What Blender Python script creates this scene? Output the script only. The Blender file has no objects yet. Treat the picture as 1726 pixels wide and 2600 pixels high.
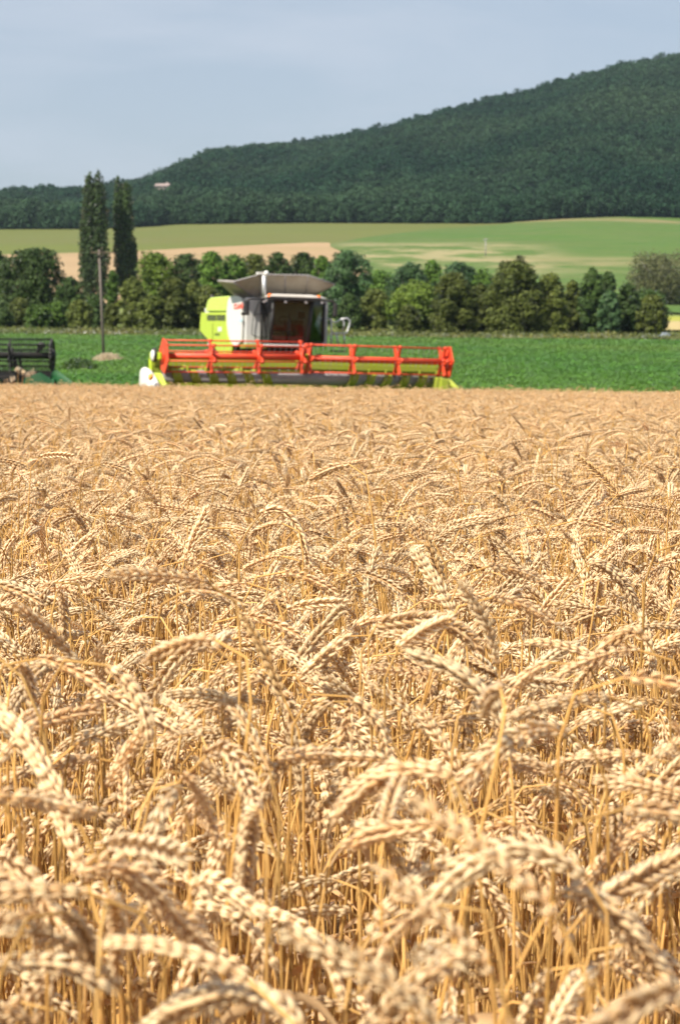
import bpy, bmesh, math, random
import numpy as np
from mathutils import Vector, Matrix, Euler

R = math.radians
rng = np.random.default_rng(7)
random.seed(7)
scene = bpy.context.scene
COL = scene.collection

# ------------------------------------------------------------------ camera
PW, PH = 1726.0, 2600.0
FPX = 5508.0                       # focal length in photo pixels (50 mm, 23.6 mm tall sensor)
CAM = Vector((0.0, 0.0, 1.30))
HORIZON = 935.0
PITCH = math.atan((PH / 2 - HORIZON) / FPX)
cam_data = bpy.data.cameras.new('camera')
cam_data.sensor_fit = 'VERTICAL'
cam_data.sensor_height = 23.6
cam_data.sensor_width = 23.6
cam_data.lens = 50.0 * (FPX / (50 / 23.6 * PH))
cam_data.clip_start = 0.05
cam_data.clip_end = 20000
cam_data.dof.use_dof = True
cam_data.dof.focus_distance = 4.0
cam_data.dof.aperture_fstop = 9.2
cam = bpy.data.objects.new('camera', cam_data)
cam.location = CAM
cam.rotation_euler = (math.pi / 2 - PITCH, 0, 0)
COL.objects.link(cam)
scene.camera = cam
CAM_M = Euler((math.pi / 2 - PITCH, 0, 0)).to_matrix()

# ------------------------------------------------------------------ light
SUN_AZ = Vector((-0.74, -0.67, 0)).normalized()
SUN_EL = R(49)
sun_vec = Vector((SUN_AZ.x * math.cos(SUN_EL), SUN_AZ.y * math.cos(SUN_EL), math.sin(SUN_EL)))
sl = bpy.data.lights.new('sun', 'SUN')
sl.energy = 5.0
sl.angle = R(0.6)
sl.color = (1.0, 0.93, 0.80)
so = bpy.data.objects.new('sun', sl)
so.rotation_euler = (-sun_vec).to_track_quat('-Z', 'Y').to_euler()
COL.objects.link(so)

world = bpy.data.worlds.new('World')
scene.world = world
world.use_nodes = True
wn = world.node_tree
wn.nodes.clear()
w_out = wn.nodes.new('ShaderNodeOutputWorld')
w_bg = wn.nodes.new('ShaderNodeBackground')
w_sky = wn.nodes.new('ShaderNodeTexSky')
w_sky.sky_type = 'NISHITA'
w_sky.sun_disc = False
w_sky.sun_elevation = SUN_EL
w_sky.sun_rotation = math.atan2(sun_vec.x, sun_vec.y)
w_sky.altitude = 200
w_sky.air_density = 1.0
w_sky.dust_density = 2.5
w_sky.ozone_density = 1.5
w_bg.inputs['Strength'].default_value = 0.074
w_tc = wn.nodes.new('ShaderNodeTexCoord')
w_map = wn.nodes.new('ShaderNodeMapping')
w_map.inputs['Scale'].default_value = (2.6, 2.6, 15.0)
w_map.inputs['Rotation'].default_value = (0, R(5), 0)
w_map.inputs['Location'].default_value = (3.1, 0.4, 0.3)
w_noise = wn.nodes.new('ShaderNodeTexNoise')
w_noise.inputs['Scale'].default_value = 1.5
w_noise.inputs['Detail'].default_value = 7
w_noise.inputs['Roughness'].default_value = 0.55
w_noise.inputs['Distortion'].default_value = 0.5
w_ramp = wn.nodes.new('ShaderNodeMapRange')
w_ramp.inputs[1].default_value = 0.44
w_ramp.inputs[2].default_value = 0.78
w_ramp.inputs[3].default_value = 0.45
w_ramp.inputs[4].default_value = 0.85
w_mix = wn.nodes.new('ShaderNodeMix')
w_mix.data_type = 'RGBA'
w_mix.inputs[7].default_value = (5.0, 5.5, 6.3, 1)      # thin high cloud and summer haze
L_ = wn.links
L_.new(w_tc.outputs['Generated'], w_map.inputs[0])
L_.new(w_map.outputs[0], w_noise.inputs['Vector'])
L_.new(w_noise.outputs[0], w_ramp.inputs[0])
L_.new(w_ramp.outputs[0], w_mix.inputs[0])
L_.new(w_sky.outputs[0], w_mix.inputs[6])
L_.new(w_mix.outputs[2], w_bg.inputs[0])
L_.new(w_bg.outputs[0], w_out.inputs[0])

scene.view_settings.view_transform = 'Standard'
scene.view_settings.look = 'None'
scene.view_settings.gamma = 1
scene.view_settings.exposure = 0.78
scene.render.engine = 'CYCLES'
scene.cycles.use_denoising = True
scene.cycles.max_bounces = 7
scene.cycles.diffuse_bounces = 4
scene.cycles.glossy_bounces = 2
scene.cycles.transmission_bounces = 3
scene.cycles.transparent_max_bounces = 6
scene.cycles.volume_bounces = 0
scene.cycles.use_adaptive_sampling = True
scene.cycles.adaptive_threshold = 0.015
scene.cycles.caustics_reflective = False
scene.cycles.caustics_refractive = False
scene.render.use_persistent_data = False


def ray(u, v):
    d = Vector(((u - PW / 2) / FPX, (PH / 2 - v) / FPX, -1.0))
    return CAM_M @ d


def project(p):
    q = CAM_M.transposed() @ (Vector(p) - CAM)
    return PW / 2 + FPX * q.x / -q.z, PH / 2 - FPX * q.y / -q.z


def at(u, v, y):
    """point on the photo ray (u, v) that lies y metres ahead"""
    r = ray(u, v)
    return CAM + r * (y / r.y)


# ------------------------------------------------------------------ terrain
PROF_D = np.array([-60, 0, 12, 30, 50, 62, 75, 100, 150, 200, 250, 330, 410, 560, 700, 850, 1000, 1080], float)
PROF_Z = np.array([.08, .08, .055, -.01, -.13, -.18, -.06, .38, 1.90, 3.40, 5.15, 8.9, 13.5, 24.6, 38.0, 52.6, 67.5, 76.0], float)
RIDGE_U = np.array([-900, -300, 0, 200, 363, 440, 528, 660, 815, 990, 1101, 1211, 1321, 1431, 1596, 1726, 2100, 2700], float)
RIDGE_V = np.array([500, 492, 484, 470, 452, 424, 388, 372, 355, 323, 288, 256, 228, 199, 155, 130, 60, 20], float)
RIDGE_D, FOOT_D = 1750.0, 1000.0


def smooth(t):
    t = np.clip(t, 0, 1)
    return t * t * (3 - 2 * t)


def height(x, y):
    x = np.asarray(x, float); y = np.asarray(y, float)
    yy = np.maximum(y, 1.0)
    z = np.interp(y, PROF_D, PROF_Z)
    # the land falls gently to the right
    side = np.interp(y, [0, 20, 60, 110, 250, 420, 700, 1000], [.004, .009, .0145, .0105, .0085, .004, 0, -.0])
    z = z - side * x * np.clip(60 / np.maximum(np.abs(x), 60), 0, 1)
    # soft swell in the far field, right of the middle
    bear = x / yy
    swell = np.exp(-((bear - .115) / .045) ** 2) * smooth((y - 760) / 240) * 3.2
    left = -smooth((-bear - .02) / .13) * smooth((y - 700) / 300) * 3.0
    z = z + swell + left
    u = PW / 2 + bear * FPX
    vr = np.interp(u, RIDGE_U, RIDGE_V)
    zr = CAM.z + (HORIZON - vr - np.interp(u, [0, 700, 1726], [50, 34, 44])) / FPX * RIDGE_D
    t = (y - FOOT_D) / (RIDGE_D - FOOT_D)
    z0 = np.interp(1000.0, PROF_D, PROF_Z) + swell + left
    tt = np.clip(t, 0, 1)
    hill = z0 + (zr - z0) * (0.80 * tt + 0.20 * smooth(tt))
    hill = hill + np.sin(bear * 70 + 1.1 * np.sin(y * .011)) * 4.5 * np.sin(np.pi * tt)
    hill = np.where(t > 1, zr - (y - RIDGE_D) * .12, hill)
    return np.where(y > FOOT_D, hill, z)


def zt(x, y):
    return float(height(x, y))


def hit(u, v, y0=20.0, y1=1800.0):
    """where the photo ray (u, v) meets the terrain"""
    r = ray(u, v)
    ys = np.geomspace(y0, y1, 3000)
    xs = CAM.x + r.x / r.y * ys
    zs = CAM.z + r.z / r.y * ys
    g = height(xs, ys)
    k = np.argmax(g >= zs)
    if g[k] < zs[k]:
        k = len(ys) - 1
    return Vector((xs[k], ys[k], g[k]))


# ------------------------------------------------------------------ mesh helpers
def link(o, parent=None):
    COL.objects.link(o)
    if parent is not None:
        o.parent = parent
    return o


def tag(o, label=None, cat=None, group=None, kind=None):
    if label: o['label'] = label
    if cat: o['category'] = cat
    if group: o['group'] = group
    if kind: o['kind'] = kind
    return o


def empty(name, loc=(0, 0, 0), rot=(0, 0, 0)):
    o = bpy.data.objects.new(name, None)
    o.location = loc
    o.rotation_euler = rot
    o.empty_display_size = 0.2
    COL.objects.link(o)
    return o


def np_mesh(name, verts, quads=None, tris=None, mat_idx=None, tint=None, smooth_shade=True, mats=()):
    verts = np.asarray(verts, np.float32)
    me = bpy.data.meshes.new(name)
    nq = 0 if quads is None else len(quads)
    ntr = 0 if tris is None else len(tris)
    me.vertices.add(len(verts))
    me.vertices.foreach_set('co', verts.ravel())
    idx = []
    if nq: idx.append(np.asarray(quads, np.int32).ravel())
    if ntr: idx.append(np.asarray(tris, np.int32).ravel())
    idx = np.concatenate(idx)
    me.loops.add(len(idx))
    me.loops.foreach_set('vertex_index', idx)
    me.polygons.add(nq + ntr)
    starts = np.concatenate([np.arange(nq) * 4, nq * 4 + np.arange(ntr) * 3]).astype(np.int32)
    me.polygons.foreach_set('loop_start', starts)
    me.polygons.foreach_set('loop_total', np.concatenate([np.full(nq, 4), np.full(ntr, 3)]).astype(np.int32))
    if mat_idx is not None:
        me.polygons.foreach_set('material_index', np.asarray(mat_idx, np.int32))
    me.polygons.foreach_set('use_smooth', np.full(nq + ntr, bool(smooth_shade)))
    for m in mats:
        me.materials.append(m)
    if tint is not None:
        a = me.attributes.new('tint', 'FLOAT', 'POINT')
        a.data.foreach_set('value', np.asarray(tint, np.float32))
    me.update(calc_edges=True)
    me.validate()
    return me


class MB:
    """collects shapes into ONE mesh"""
    def __init__(s):
        s.v = []; s.f = []; s.m = []; s.sm = []

    def add(s, vs, fs, mi=0, sm=False):
        b = len(s.v)
        s.v += [tuple(x) for x in vs]
        for f in fs:
            s.f.append(tuple(b + i for i in f)); s.m.append(mi); s.sm.append(sm)
        return s

    def box(s, c, d, mi=0, M=None):
        x, y, z = d[0] / 2, d[1] / 2, d[2] / 2
        vs = [Vector((sx * x, sy * y, sz * z)) for sz in (-1, 1) for sy in (-1, 1) for sx in (-1, 1)]
        if M is not None: vs = [M @ p for p in vs]
        vs = [p + Vector(c) for p in vs]
        return s.add(vs, [(0, 2, 3, 1), (4, 5, 7, 6), (0, 1, 5, 4), (2, 6, 7, 3), (0, 4, 6, 2), (1, 3, 7, 5)], mi)

    def hexa(s, p, mi=0):
        """8 corners: bottom 4 (ccw), top 4 (ccw)"""
        return s.add(p, [(3, 2, 1, 0), (4, 5, 6, 7), (0, 1, 5, 4), (1, 2, 6, 5), (2, 3, 7, 6), (3, 0, 4, 7)], mi)

    def tube(s, path, r, n=8, mi=0, caps=True, sm=True):
        path = [Vector(p) for p in path]
        rs = r if isinstance(r, (list, tuple)) else [r] * len(path)
        rings = []
        t0 = (path[1] - path[0]).normalized()
        ref = Vector((0, 0, 1)) if abs(t0.z) < .9 else Vector((1, 0, 0))
        a = t0.cross(ref).normalized()
        for i, p in enumerate(path):
            if i == 0: t = path[1] - path[0]
            elif i == len(path) - 1: t = path[-1] - path[-2]
            else: t = (path[i + 1] - p).normalized() + (p - path[i - 1]).normalized()
            t = t.normalized()
            a = (a - t * a.dot(t)).normalized()
            b = t.cross(a)
            rings.append([p + (a * math.cos(2 * math.pi * k / n) + b * math.sin(2 * math.pi * k / n)) * rs[i] for k in range(n)])
        vs = [q for ring in rings for q in ring]
        fs = []
        for i in range(len(path) - 1):
            for k in range(n):
                k2 = (k + 1) % n
                fs.append((i * n + k, i * n + k2, (i + 1) * n + k2, (i + 1) * n + k))
        s.add(vs, fs, mi, sm)
        if caps:
            b = len(s.v) - len(vs)
            s.f.append(tuple(b + k for k in reversed(range(n)))); s.m.append(mi); s.sm.append(False)
            e = b + (len(path) - 1) * n
            s.f.append(tuple(e + k for k in range(n))); s.m.append(mi); s.sm.append(False)
        return s

    def prism(s, poly, off, mi=0):
        """poly: list of 3-D points (planar), extruded by vector off"""
        n = len(poly)
        off = Vector(off)
        vs = [Vector(p) for p in poly] + [Vector(p) + off for p in poly]
        fs = [tuple(range(n)), tuple(reversed(range(n, 2 * n)))]
        for k in range(n):
            k2 = (k + 1) % n
            fs.append((k2, k, n + k, n + k2))
        return s.add(vs, fs, mi)

    def ell(s, c, r, n=14, m=9, mi=0, M=None):
        vs, fs = [], []
        for i in range(m + 1):
            th = math.pi * i / m
            for k in range(n):
                ph = 2 * math.pi * k / n
                p = Vector((r[0] * math.sin(th) * math.cos(ph), r[1] * math.sin(th) * math.sin(ph), r[2] * math.cos(th)))
                if M is not None: p = M @ p
                vs.append(Vector(c) + p)
        for i in range(m):
            for k in range(n):
                k2 = (k + 1) % n
                fs.append((i * n + k, (i + 1) * n + k, (i + 1) * n + k2, i * n + k2))
        return s.add(vs, fs, mi, True)

    def loft(s, rings, mi=0, sm=True, caps=True):
        n = len(rings[0])
        vs = [p for r in rings for p in r]
        fs = []
        for i in range(len(rings) - 1):
            for k in range(n):
                k2 = (k + 1) % n
                fs.append((i * n + k, i * n + k2, (i + 1) * n + k2, (i + 1) * n + k))
        if caps:
            fs.append(tuple(reversed(range(n))))
            fs.append(tuple((len(rings) - 1) * n + k for k in range(n)))
        return s.add(vs, fs, mi, sm)

    def build(s, name, mats, parent=None, bevel=0.0, loc=None):
        me = bpy.data.meshes.new(name)
        me.from_pydata(s.v, [], s.f)
        if not isinstance(mats, (list, tuple)): mats = [mats]
        for m in mats: me.materials.append(m)
        me.polygons.foreach_set('material_index', s.m)
        me.polygons.foreach_set('use_smooth', s.sm)
        bm = bmesh.new(); bm.from_mesh(me)
        bmesh.ops.remove_doubles(bm, verts=bm.verts, dist=1e-5)
        bmesh.ops.recalc_face_normals(bm, faces=bm.faces)
        bm.to_mesh(me); bm.free()
        o = bpy.data.objects.new(name, me)
        link(o, parent)
        if loc is not None: o.location = loc
        if bevel:
            b = o.modifiers.new('bevel', 'BEVEL')
            b.width = bevel; b.segments = 2; b.limit_method = 'ANGLE'; b.angle_limit = R(35)
        return o


# ------------------------------------------------------------------ materials
def mat_base(name):
    m = bpy.data.materials.new(name)
    m.use_nodes = True
    nt = m.node_tree
    nt.nodes.clear()
    out = nt.nodes.new('ShaderNodeOutputMaterial')
    return m, nt, out


def N(nt, t, **kw):
    n = nt.nodes.new(t)
    for k, v in kw.items():
        setattr(n, k, v)
    return n


def mixc(nt, fac, a, b, blend='MIX'):
    n = nt.nodes.new('ShaderNodeMix')
    n.data_type = 'RGBA'
    n.blend_type = blend
    for sock, val in ((0, fac), (6, a), (7, b)):
        if hasattr(val, 'is_linked'):
            nt.links.new(val, n.inputs[sock])
        elif isinstance(val, (tuple, list)):
            n.inputs[sock].default_value = (*val, 1) if len(val) == 3 else val
        else:
            n.inputs[sock].default_value = val
    return n.outputs[2]


def maprange(nt, src, a, b, c, d, smoothstep=False):
    n = nt.nodes.new('ShaderNodeMapRange')
    if smoothstep: n.interpolation_type = 'SMOOTHSTEP'
    nt.links.new(src, n.inputs[0])
    for i, v in enumerate((a, b, c, d)):
        n.inputs[1 + i].default_value = v
    return n.outputs[0]


def noise(nt, scale, detail=4, rough=.55, vec=None, coord='Object', mscale=None, dist=0.0):
    tc = nt.nodes.new('ShaderNodeTexCoord')
    src = tc.outputs[coord]
    if mscale is not None:
        mp = nt.nodes.new('ShaderNodeMapping')
        mp.inputs['Scale'].default_value = mscale
        nt.links.new(src, mp.inputs[0])
        src = mp.outputs[0]
    n = nt.nodes.new('ShaderNodeTexNoise')
    n.inputs['Scale'].default_value = scale
    n.inputs['Detail'].default_value = detail
    n.inputs['Roughness'].default_value = rough
    n.inputs['Distortion'].default_value = dist
    nt.links.new(src, n.inputs['Vector'])
    return n.outputs[0]


def paint(name, col, rough=.4, metal=0.0, dirt=.25, dirt_col=(.28, .22, .15), scale=2.5, coat=0.0):
    """painted or metal surface with uneven dust"""
    m, nt, out = mat_base(name)
    p = N(nt, 'ShaderNodeBsdfPrincipled')
    n1 = noise(nt, scale, 6, .65)
    n2 = noise(nt, scale * 9, 3, .6)
    f = maprange(nt, n1, .42, .72, 0, dirt)
    c = mixc(nt, f, col, dirt_col)
    c = mixc(nt, maprange(nt, n2, .3, .7, 0, .16), c, tuple(x * .7 for x in col))
    nt.links.new(c, p.inputs['Base Color'])
    nt.links.new(maprange(nt, n1, .3, .75, rough, min(1, rough + .3)), p.inputs['Roughness'])
    p.inputs['Metallic'].default_value = metal
    p.inputs['Coat Weight'].default_value = coat
    nt.links.new(p.outputs[0], out.inputs[0])
    return m


def leafy(name, ca, cb, trans=.3, patch=None, patch_scale=.01, inst_var=.25, gloss=.6):
    """leaf or straw surface: colour runs from ca to cb with the tint attribute"""
    m, nt, out = mat_base(name)
    at_ = N(nt, 'ShaderNodeAttribute', attribute_name='tint')
    oi = N(nt, 'ShaderNodeObjectInfo')
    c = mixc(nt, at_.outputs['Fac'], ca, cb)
    if patch is not None:
        g = N(nt, 'ShaderNodeNewGeometry')
        ns = N(nt, 'ShaderNodeTexNoise')
        ns.inputs['Scale'].default_value = patch_scale
        ns.inputs['Detail'].default_value = 4
        nt.links.new(g.outputs['Position'], ns.inputs['Vector'])
        c = mixc(nt, maprange(nt, ns.outputs[0], .42, .66, 0, .85), c, patch)
    hsv = N(nt, 'ShaderNodeHueSaturation')
    hv = nt.nodes.new('ShaderNodeMath'); hv.operation = 'MULTIPLY_ADD'
    nt.links.new(oi.outputs['Random'], hv.inputs[0])
    hv.inputs[1].default_value = inst_var * 2; hv.inputs[2].default_value = 1 - inst_var
    nt.links.new(hv.outputs[0], hsv.inputs['Value'])
    nt.links.new(c, hsv.inputs['Color'])
    d = N(nt, 'ShaderNodeBsdfDiffuse')
    t = N(nt, 'ShaderNodeBsdfTranslucent')
    g2 = N(nt, 'ShaderNodeBsdfGlossy')
    g2.inputs['Roughness'].default_value = .45
    nt.links.new(hsv.outputs[0], d.inputs[0])
    nt.links.new(hsv.outputs[0], t.inputs[0])
    mx = N(nt, 'ShaderNodeMixShader'); mx.inputs[0].default_value = trans
    nt.links.new(d.outputs[0], mx.inputs[1]); nt.links.new(t.outputs[0], mx.inputs[2])
    fr = N(nt, 'ShaderNodeFresnel'); fr.inputs[0].default_value = 1.3
    mx2 = N(nt, 'ShaderNodeMixShader')
    gm = N(nt, 'ShaderNodeMath', operation='MULTIPLY'); gm.inputs[1].default_value = gloss
    nt.links.new(fr.outputs[0], gm.inputs[0]); nt.links.new(gm.outputs[0], mx2.inputs[0])
    nt.links.new(mx.outputs[0], mx2.inputs[1]); nt.links.new(g2.outputs[0], mx2.inputs[2])
    nt.links.new(mx2.outputs[0], out.inputs[0])
    return m


def ground_mat(name, cols, scales, rough=.95, bump=0.0, mscale=None, bands=None):
    """cols: base + list of (colour, noise scale, low, high, strength)"""
    m, nt, out = mat_base(name)
    p = N(nt, 'ShaderNodeBsdfPrincipled')
    p.inputs['Roughness'].default_value = rough
    p.inputs['Specular IOR Level'].default_value = .15
    c = cols
    for (col, sc, lo, hi, st, ms) in scales:
        n = noise(nt, sc, 6, .62, mscale=ms)
        c = mixc(nt, maprange(nt, n, lo, hi, 0, st), c, col)
    if bands:
        for (y0, y1, y2, y3, x0, x1, x2, x3, col, st, sc, ms) in bands:
            tc = N(nt, 'ShaderNodeTexCoord')
            sp = N(nt, 'ShaderNodeSeparateXYZ')
            nt.links.new(tc.outputs['Object'], sp.inputs[0])
            prod = None
            for (o_, a, b, flip) in ((1, y0, y1, 0), (1, y2, y3, 1), (0, x0, x1, 0), (0, x2, x3, 1)):
                f = maprange(nt, sp.outputs[o_], a, b, 1.0 if flip else 0.0, 0.0 if flip else 1.0, True)
                if prod is None: prod = f
                else:
                    mm = N(nt, 'ShaderNodeMath', operation='MULTIPLY')
                    nt.links.new(prod, mm.inputs[0]); nt.links.new(f, mm.inputs[1]); prod = mm.outputs[0]
            nn = maprange(nt, noise(nt, sc, 7, .65, mscale=ms), .45, .57, 0, st)
            mm = N(nt, 'ShaderNodeMath', operation='MULTIPLY')
            nt.links.new(prod, mm.inputs[0]); nt.links.new(nn, mm.inputs[1])
            c = mixc(nt, mm.outputs[0], c, col)
    if isinstance(c, tuple): p.inputs['Base Color'].default_value = (*c, 1)
    else: nt.links.new(c, p.inputs['Base Color'])
    nt.links.new(p.outputs[0], out.inputs[0])
    return m


M = {}
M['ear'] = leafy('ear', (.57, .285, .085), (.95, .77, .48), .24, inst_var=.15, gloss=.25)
M['ear_dark'] = leafy('ear_dark', (.40, .21, .075), (.66, .44, .20), .15, inst_var=.14, gloss=.25)
M['stem'] = leafy('stem', (.46, .23, .05), (.80, .51, .19), .22, inst_var=.3, gloss=.4)
M['dry_leaf'] = leafy('dry_leaf', (.55, .30, .11), (.80, .56, .31), .35, inst_var=.2, gloss=.3)

M['lime'] = paint('lime', (.41, .53, .02), .4, 0, .3, (.40, .45, .06), coat=.3)
M['lime_light'] = paint('lime_light', (.52, .66, .09), .3, 0, .07, (.5, .55, .2), coat=.3)
M['lime_dusty'] = paint('lime_dusty', (.29, .35, .02), .6, 0, .5, (.30, .27, .1))
M['white'] = paint('white', (.66, .655, .62), .35, 0, .15, (.6, .55, .45), coat=.2)
M['grey_panel'] = paint('grey_panel', (.60, .60, .58), .45, 0, .2)
M['red'] = paint('red', (.66, .062, .020), .45, 0, .2, (.50, .15, .06))
M['red_dark'] = paint('red_dark', (.38, .03, .02), .5, 0, .3, (.3, .12, .06))
M['steel'] = paint('steel', (.29, .275, .285), .6, .0, .3, (.3, .25, .2))
M['tank'] = paint('tank', (.42, .375, .315), .6, .1, .5, (.30, .24, .17))
M['black'] = paint('black', (.018, .018, .02), .5, 0, .3, (.10, .08, .06))
M['black_dusty'] = paint('black_dusty', (.035, .034, .035), .6, 0, .5, (.13, .11, .09))
M['rubber'] = paint('rubber', (.022, .021, .02), .85, 0, .6, (.14, .11, .08))
M['rail'] = paint('rail', (.58, .60, .62), .35, .5, .1)
M['roof_grey'] = paint('roof_grey', (.46, .43, .39), .5, 0, .3)
M['orange'] = paint('orange', (.85, .16, .01), .3, 0, 0)
M['reflector'] = paint('reflector', (.80, .36, .05), .3, 0, .1)
M['green_paint'] = paint('green_paint', (.008, .075, .022), .4, 0, .35, (.10, .12, .06))
M['logo_red'] = paint('logo_red', (.80, .10, .06), .4, 0, 0)
M['decal_blue'] = paint('decal_blue', (.45, .65, .72), .4, 0, 0)
M['decal_dark'] = paint('decal_dark', (.12, .16, .02), .4, 0, 0)
M['seat'] = paint('seat', (.09, .02, .018), .8, 0, .2)
M['wood'] = paint('wood', (.15, .125, .11), .9, 0, .5, (.13, .10, .08), scale=1.2)
M['rust'] = paint('rust', (.085, .06, .045), .8, 0, .4)
M['wall_pink'] = paint('wall_pink', (.40, .33, .31), .9, 0, .3, scale=.6)
M['roof_tile'] = paint('roof_tile', (.27, .21, .20), .9, 0, .3, scale=.6)
M['dark_window'] = paint('dark_window', (.05, .05, .06), .3, 0, 0)
M['rubble'] = paint('rubble', (.16, .19, .22), .9, 0, .4, (.18, .18, .16), scale=1.1)
M['bark'] = paint('bark', (.13, .10, .075), .95, 0, .4, (.08, .06, .05), scale=1.5)


def glass_mat(name, tintc, refl=1.0):
    m, nt, out = mat_base(name)
    t = N(nt, 'ShaderNodeBsdfTransparent'); t.inputs[0].default_value = (*tintc, 1)
    g = N(nt, 'ShaderNodeBsdfGlossy'); g.inputs['Roughness'].default_value = .04
    f = N(nt, 'ShaderNodeFresnel'); f.inputs[0].default_value = 1.55
    mx = N(nt, 'ShaderNodeMixShader')
    nt.links.new(f.outputs[0], mx.inputs[0])
    nt.links.new(t.outputs[0], mx.inputs[1]); nt.links.new(g.outputs[0], mx.inputs[2])
    nt.links.new(mx.outputs[0], out.inputs[0])
    return m


M['glass'] = glass_mat('glass', (.50, .58, .52))
M['glass_side'] = glass_mat('glass_side', (.55, .66, .62))

# ------------------------------------------------------------------ ground sheets
def sheet(name, mat, grid, off=0.0, kind='structure'):
    """grid: rows of (x, y) arrays, laid on the terrain"""
    g = np.asarray(grid, float)
    nr, nc = g.shape[:2]
    z = height(g[..., 0], g[..., 1]) + off
    v = np.dstack([g, z]).reshape(-1, 3)
    i = np.arange(nr * nc).reshape(nr, nc)
    q = np.stack([i[:-1, :-1], i[:-1, 1:], i[1:, 1:], i[1:, :-1]], -1).reshape(-1, 4)
    me = np_mesh(name, v, quads=q, mats=[mat])
    o = link(bpy.data.objects.new(name, me))
    o['kind'] = kind
    return o


def fan_grid(ys, smax=.42, extra=30, nx=81):
    rows = []
    for y in ys:
        w = extra + smax * max(y, 0)
        rows.append(np.stack([np.linspace(-w, w, nx), np.full(nx, y)], -1))
    return rows


ys = np.concatenate([np.linspace(-40, 60, 26), np.geomspace(63, 1000, 90), np.linspace(1008, 1750, 70), np.linspace(1780, 2200, 10)])
M['terrain'] = ground_mat('terrain', (.135, .165, .045), [((.17, .175, .06), .02, .4, .65, .7, None), ((.10, .15, .035), .15, .4, .6, .5, (1, .3, 1))])
sheet('terrain', M['terrain'], fan_grid(ys))
M['soil'] = ground_mat('soil', (.20, .13, .07), [((.32, .21, .10), 3.0, .4, .62, .8, None), ((.10, .065, .04), 14, .5, .7, .7, None)])
sheet('soil', M['soil'], fan_grid(np.concatenate([np.linspace(-8, 5, 8), np.geomspace(6, 61, 24)]), .3, 9, 41), .006)
M['crop_ground'] = ground_mat('crop_ground', (0.052, 0.119, 0.017), [((0.077, 0.140, 0.021), .12, .42, .6, .8, (1, .45, 1)), ((0.091, 0.126, 0.021), .05, .52, .68, .6, (.5, 1, 1))])
sheet('green_field', M['crop_ground'], fan_grid(np.geomspace(61, 234, 46), .36, 14, 61), .03)
M['forest_floor'] = ground_mat('forest_floor', (.035, .055, .022), [((.06, .07, .03), .05, .4, .6, .6, None)])


def sheet_uv(name, mat, us, vtop, vbot, off, nv=14):
    """a field whose far and near borders follow the given borders seen from the camera's place"""
    rows = []
    for k in range(nv + 1):
        row = []
        for u in us:
            h = hit(u, vbot(u) + (vtop(u) - vbot(u)) * k / nv, 120, 1400)
            row.append((h.x, h.y))
        rows.append(row)
    return sheet(name, mat, np.array(rows), off)


D2P = 1726 / 1568
def foot_v(u):           # lower edge of the hill wood
    return np.interp(u, np.array([-700, 0, 200, 320, 420, 700, 1000, 1150, 1300, 1400, 1568, 2200]) * D2P,
                     np.array([534, 530, 529, 525, 518, 515, 516, 516, 506, 501, 506, 512]) * D2P)


M['olive_field'] = ground_mat('olive_field', (0.118, 0.140, 0.030), [((0.129, 0.123, 0.045), .012, .4, .62, .7, (.35, 1, 1)), ((0.096, 0.120, 0.030), .04, .45, .65, .6, (.2, 1, 1)), ((0.090, 0.102, 0.030), .5, .4, .6, .4, (.1, 1, 1)), ((.085, .115, .022), .22, .46, .6, .45, (.03, 1, 1)), ((.15, .15, .05), .9, .5, .7, .4, None)])
sheet_uv('olive_field', M['olive_field'], np.linspace(-500, 1500, 60), lambda u: foot_v(u) - 3, lambda u: np.interp(u, [-500, 0, 350, 830, 1500], [690, 680, 665, 640, 600]), .12, 26)
M['tan_field'] = ground_mat('tan_field', (0.331, 0.227, 0.130), [((0.374, 0.259, 0.155), .02, .4, .6, .6, (.2, 1, 1)), ((0.259, 0.194, 0.094), .06, .5, .7, .45, (.25, 1, 1)), ((0.274, 0.216, 0.101), .8, .45, .65, .35, (.06, 1, 1)), ((.24, .17, .095), .25, .46, .6, .5, (.03, 1, 1)), ((.25, .22, .10), .03, .55, .72, .6, (.4, 1, 1))])
def tan_top(u):
    return np.interp(u, [-400, 0, 150, 330, 560, 800, 836, 905, 940], [655, 648, 645, 640, 628, 617, 618, 668, 692])
sheet_uv('stubble_field', M['tan_field'], np.concatenate([np.linspace(-300, 836, 50), np.linspace(842, 940, 14)]), tan_top, lambda u: max(tan_top(u) + 2, np.interp(u, [-300, 200, 940], [800, 790, 700])), .24, 26)
b1 = hit(960, 650); 
M['right_field'] = ground_mat('right_field', (0.080, 0.138, 0.026), [((0.099, 0.121, 0.040), .013, .4, .6, .8, (.5, 1, 1)), ((0.058, 0.130, 0.022), .05, .42, .6, .7, (.4, 1, 1)), ((0.124, 0.133, 0.050), .09, .55, .68, .6, (.35, 1, 1)), ((0.043, 0.093, 0.019), .6, .45, .6, .45, (.3, 1, 1)), ((.12, .15, .045), .35, .48, .64, .5, (.12, 1, 1)), ((.045, .10, .018), .8, .5, .7, .5, None)],
    bands=[(520, 640, 740, 800, -12, 8, 50, 80, (.34, .27, .155), .66, .075, (.6, .4, 1)),
           (560, 600, 640, 690, 40, 60, 85, 110, (0.236, 0.205, 0.099), .8, .05, (.5, .8, 1)),
           (930, 955, 1050, 1100, 65, 88, 150, 190, (0.236, 0.186, 0.093), .8, .03, (.4, 1, 1))])
sheet_uv('right_field', M['right_field'], np.linspace(838, 2300, 60),
         lambda u: max(foot_v(u) - 3, np.interp(u, [838, 930, 1080, 1265, 1430, 2300], [622, 604, 585, 573, 545, 540])),
         lambda u: np.interp(u, [838, 870, 905, 940, 955, 1726, 2300], [628, 643, 668, 693, 742, 800, 830]), .36, 30)
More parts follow.
